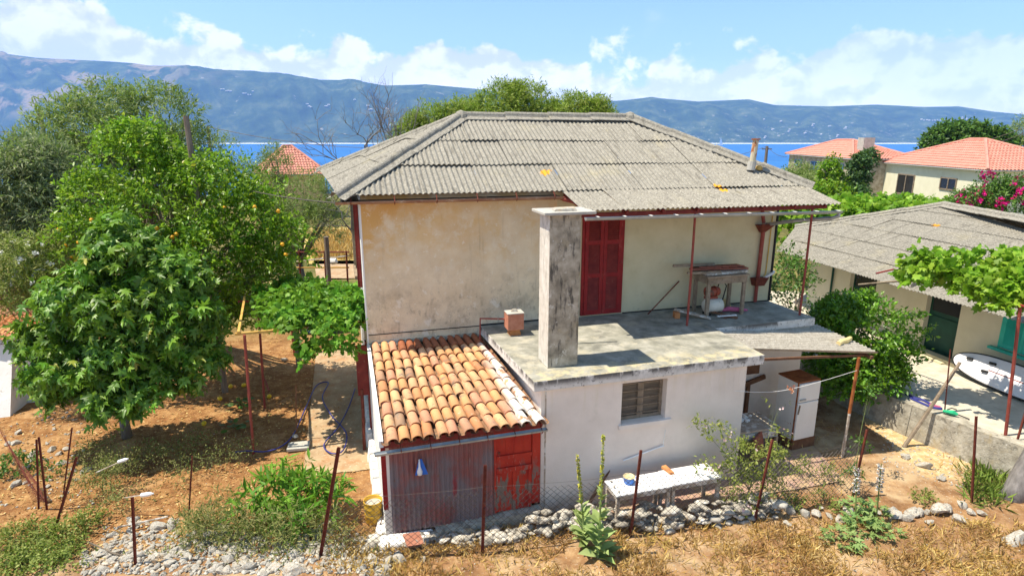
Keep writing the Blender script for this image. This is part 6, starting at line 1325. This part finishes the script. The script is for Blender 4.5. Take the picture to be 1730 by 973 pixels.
p = TB(1083,525); q = HB(1150,487,-.06); tag(MB().tube([W(p[0],-.28,2.31), W(7.62,-.03,3.02)], .015, 6).build('rod', M['rust']), 'thin rusty rod leaning on the wall left of the workbench', 'rod')

# ------------------------------------------------------------------ neighbour's terrace
pgn = thing('pergola', 'maroon pipe pergola holding the young vine over the neighbour terrace', 'pergola', PZ(1699,735,.35)); o = np.array(pgn.location)
b = PZ(1699,735,.35); t = PY(1724,516,b[1]); MB().tube([b-o-V(0,0,.05), t-o], .032, 9).build('post', M['redpole'], pgn)
l0 = PZ(1568,472,t[2]); MB().tube([t-o+(t-l0)*.5, t-o, l0-o], .030, 8).build('beam', M['maroon'], pgn)
MB().tube([l0-o, PZ(1510,455,t[2]+.3)-o, PZ(1480,462,t[2]+.2)-o], .02, 6).build('side_pipe', M['maroon'], pgn)
MB().tube([l0-o+V(.05,.1,0), W(13.1,-.2,2.6)-o], .03, 6).build('side_pipe', M['oldwood'], pgn)
for k in range(4): MB().tube([l0-o+(t-l0)*(k/4+.1), l0-o+(t-l0)*(k/4+.1)+nn*1.6+V(0,0,.1)], .012, 5).build('rafter', M['oldwood'], pgn)
sc_ = MB(); c0 = PZ(1535,493,2.45); roof_face(sc_, V(0,0,0), PZ(1578,472,2.55)-c0, PZ(1545,486,2.62)-c0+V(.1,.3,.05), PZ(1583,468,2.62)-c0+V(.1,.3,.05), H=2, pitch=.1, amp=.02); tag(sc_.build('roof_sheet', M['roof']), 'small broken piece of corrugated sheet on the pergola corner', 'roof sheet').location = tuple(c0+V(0,0,.1))
lean_post('rod', 'thin rusty rod standing at the edge of the neighbour terrace', (1596,697), (1606,590), zb=.35, w_=.012, cat='rod')
pb = PZ(1527,755,GZ); ptp = PZ(1622,612,1.55); tag(MB().tube([pb, pb+(ptp-pb)*.5+V(.02,0,.02), ptp], [.045,.04,.035], 7).build('wooden_prop', M['oldwood']), 'long grey wooden pole propped from the yard towards the surfboard', 'pole')
# surfboard, lying on its long edge against the neighbour wall
B0, B1 = PZ(1600,626,.36), PZ(1730,679,.36); bd = unit(V(*(B1-B0)[:2],0)); bn_ = V(-bd[1], bd[0], 0); bn_ = bn_ if bn_[0] > 0 else -bn_
sb = thing('surfboard', 'long white paddle board with black rim lying on edge against the neighbour wall', 'paddle board', B0); Lb, Wb = 3.2, .80; tilt = math.radians(28)
ax_u = unit(V(0,0,1)*math.cos(tilt)+bn_*math.sin(tilt)); ax_n = unit(np.cross(bd, ax_u)); ax_n = ax_n if ax_n@(CAM-B0) > 0 else -ax_n
def outline(k, inset=0):
    out = []
    for i in range(k):
        a = 2*PI*i/k; x = math.cos(a); y = math.sin(a); ex = 2.6
        X_ = math.copysign(abs(x)**(2/ex), x)*(Lb/2-inset); Y_ = math.copysign(abs(y)**(2/2.1), y)*(Wb/2-inset)
        out.append((X_+Lb/2, Y_+Wb/2))
    return out
def bp(x, y, h): return bd*x+ax_u*y+ax_n*h
o1, o2 = outline(48), outline(48, .035)
MB().add([bp(x, y, -.0) for x, y in o1]+[bp(x, y, .085) for x, y in o1], [tuple(range(48))[::-1]]+[(i, (i+1)%48, 48+(i+1)%48, 48+i) for i in range(48)]+[tuple(range(48, 96))]).build('rim', M['black'], sb)
MB().add([bp(x, y, .0855) for x, y in o2]+[bp(x, y, .10) for x, y in outline(48,.05)], [(i, (i+1)%48, 48+(i+1)%48, 48+i) for i in range(48)]+[tuple(range(48, 96))]).build('deck', M['board'], sb)
MB().bar(bp(1.0,Wb/2,.103), bp(2.6,Wb/2,.103), .02, .004, ax_n).build('stringer', M['maroon'], sb)
for (x, y) in ((.45,Wb*.62),(.95,Wb*.40),(1.02,Wb*.72)): MB().bar(bp(x-.07,y,.13), bp(x+.08,y+.02,.13), .06, .05, ax_n).build('strap', M['black'], sb)
# hose and green trimmer on the ledge
p = [PZ(x, y, .37) for x, y in ((1530,664),(1545,672),(1560,676),(1575,684),(1590,690),(1575,688),(1555,680),(1538,672))]
tag(MB().tube(smooth_path(p), .03, 6).build('garden_hose', M['bluehose']), 'dark blue hose coiled on the ledge of the neighbour terrace', 'hose')
tag(MB().tube([PZ(1572,683,.38), PZ(1580,686,.40), PZ(1588,688,.38)], .035, 7).build('cloth', M['pink']), 'pink rag on the blue hose on the ledge', 'cloth')
tm_ = thing('trimmer', 'green electric trimmer lying on the ledge by the thin rod', 'trimmer', PZ(1605,697,.37)); o = np.array(tm_.location); gb = plain('trimmer_green', (.03,.42,.20), rough=.4)
MB().tube([PZ(1593,694,.41)-o, PZ(1610,697,.43)-o, PZ(1618,700,.41)-o], [.03,.06,.03], 8).build('body', gb, tm_); MB().tube([PZ(1618,700,.40)-o, PZ(1638,708,.37)-o], .014, 6).build('shaft', M['black'], tm_)
MB().tube([PZ(1600,692,.45)-o, PZ(1608,689,.50)-o, PZ(1616,692,.46)-o], .012, 6).build('handle', M['black'], tm_)
# old trunk at the right edge
tk = thing('tree_stump', 'thick grey tree trunk cut by the right edge of the bank', 'tree trunk', gp_(1712,838)); MB().tube([(-.12,-.05,-.2),(.02,0,.2),(.14,.03,.6),(.36,.06,1.2),(.6,.1,1.9)], [.24,.19,.17,.17,.16], 14).build('trunk_bark', M['greybark'], tk, smooth=True)

# ------------------------------------------------------------------ poles, wires, far bits
def upole(label, px, base_z, top, Y_, r=.11, arm=False, lean=0):
    t_ = PY(px, top, Y_); b = V(t_[0]+lean, t_[1], base_z); root = thing('utility_pole', label, 'utility pole', b)
    MB().tube([V(0,0,0), t_-b], [r, r*.8], 9).build('pole', M['pole'], root)
    if arm: MB().bar(t_-b+V(-.5,0,-.3), t_-b+V(.5,0,-.3), .1, .1).build('crossarm', M['pole'], root)
    return t_
u1 = upole('thick weathered wooden pole rising from the orange tree, leaning left', 314, GZ, 196, 15.6, .085, lean=.12)
u2 = upole('slim distant utility pole right of the tall olive tree', 351, -1, 214, 60, .16)
u3 = upole('utility pole top showing above the olive tree at far left', 67, -1, 186, 40, .14, True)
u4 = upole('grey utility pole in front of the sea right of the roof flue', 1296, -1, 247, 62, .17, True)
def wireline(label, p, q, sag=.6, r=.02):
    pts = [p+(q-p)*k/14-V(0,0,4*sag*(k/14)*(1-k/14)) for k in range(15)]; tag(MB().tube(pts, r, 4).build('power_line', M['wire']), label, 'power line')
wireline('power line from the slim pole towards the red roof at left', u2, at(620,250,60), .4, .025)
wireline('power line leaving the left edge towards the olive tree', at(-60,213,45), u3+V(0,0,-1.0), .4, .02)
wireline('power line from the right grey pole to the stone house', u4, at(1330,265,55), .3, .02)
wireline('power line from the right grey pole down behind the grey roof', u4, at(1180,268,62), .4, .02)
wireline('upper power line rising to the right edge over the cream house', at(1440,268,60), at(1760,205,50), 1.0, .022)
wireline('lower power line rising to the right edge over the cream house', at(1440,282,58), at(1760,213,48), 1.0, .022)
wireline('pale cable from the orange tree to the house eave', W(-.5,.5,5.15), at(405,318,16), .05, .012)
sbt = thing('sailboat', 'tiny sailboat with a white sail on the strait', 'sailboat', PZ(1218,246,SEA)*V(1,1,0)+V(0,0,SEA)); s_ = PZ(1218,246,SEA)[1]/FPX
MB().hexa([(-5*s_*.7,-2,0),(5*s_*.5,-2,0),(5*s_*.5,2,0),(-5*s_*.7,2,0)], [(-5*s_*.8,-3,3),(5*s_*.8,-3,3),(5*s_*.8,3,3),(-5*s_*.8,3,3)]).build('hull', M['whiteplastic'], sbt)
MB().add([(-3*s_,0,4),(3.2*s_,0,4),(-1*s_,0,13*s_),(-3*s_,.8,4),(3.2*s_,.8,4),(-1*s_,.8,13*s_)], [(0,1,2),(5,4,3),(0,2,5,3),(1,4,5,2),(0,3,4,1)]).build('sail', M['cloudwhite'], sbt)
# past the house's left corner: rails, blue tarpaulin, post
rl = thing('railing', 'rusty horizontal railing beyond the left corner of the house', 'railing', PZ(545,455,GZ)); o = np.array(rl.location)
for k, (y_, m_) in enumerate(((426,'rust'),(438,'tablewood'),(452,'yellowwood'))): MB().tube([at(500,y_+(4 if k == 1 else 0),22)-o, at(590,y_-(6 if k == 1 else 0),22)-o], .03, 6).build('rail', M[m_], rl)
for px in (505,548,585): MB().tube([at(px,460,22)*V(1,1,0)+V(0,0,GZ)-o, at(px,424,22)-o], .035, 6).build('post', M['rust'], rl)
tag(MB().tube([at(552,440,21.5)*V(1,1,0)+V(0,0,GZ), at(551,400,21.5)], .09, 8).build('stump_post', M['pole']), 'thick grey post standing by the rusty railing', 'post')
tp = thing('tarpaulin', 'blue tarpaulin bundled over red crates behind the vine pergola', 'tarpaulin', at(525,440,21)*V(1,1,0)+V(0,0,GZ)); o = np.array(tp.location)
zt_ = at(525,420,21)[2]-GZ; mb = MB(); 
for k in range(5):
    a = random.uniform(-.5,.5); mb.hexa([(-.9+k*.4,-.3,.0),(-.45+k*.4,-.3,.0),(-.45+k*.4,.4,.0),(-.9+k*.4,.4,.0)], [(-.8+k*.38,-.1+a*.2,zt_*(.75+.25*math.sin(k*1.7))),(-.5+k*.38,-.12,zt_*(.7+.2*math.cos(k))),(-.5+k*.38,.25,zt_*.7),(-.8+k*.38,.3,zt_*.75)])
tp.scale = (.62,.62,.72); mb.build('cover', M['bluetarp'], tp, bevel=.05); MB().box(-.75,-.45,-.42,-.32,.05,.35).build('crate', M['red'], tp)
tag(MB().tube([(0,0,0),(.05,0,.05),(.22,.02,.05),(.28,0,0)], [.03,.12,.12,.04], 8).build('white_sack', M['cloudwhite']), 'white sack hanging on the railing behind the house corner', 'sack').location = tuple(at(557,444,21.8))
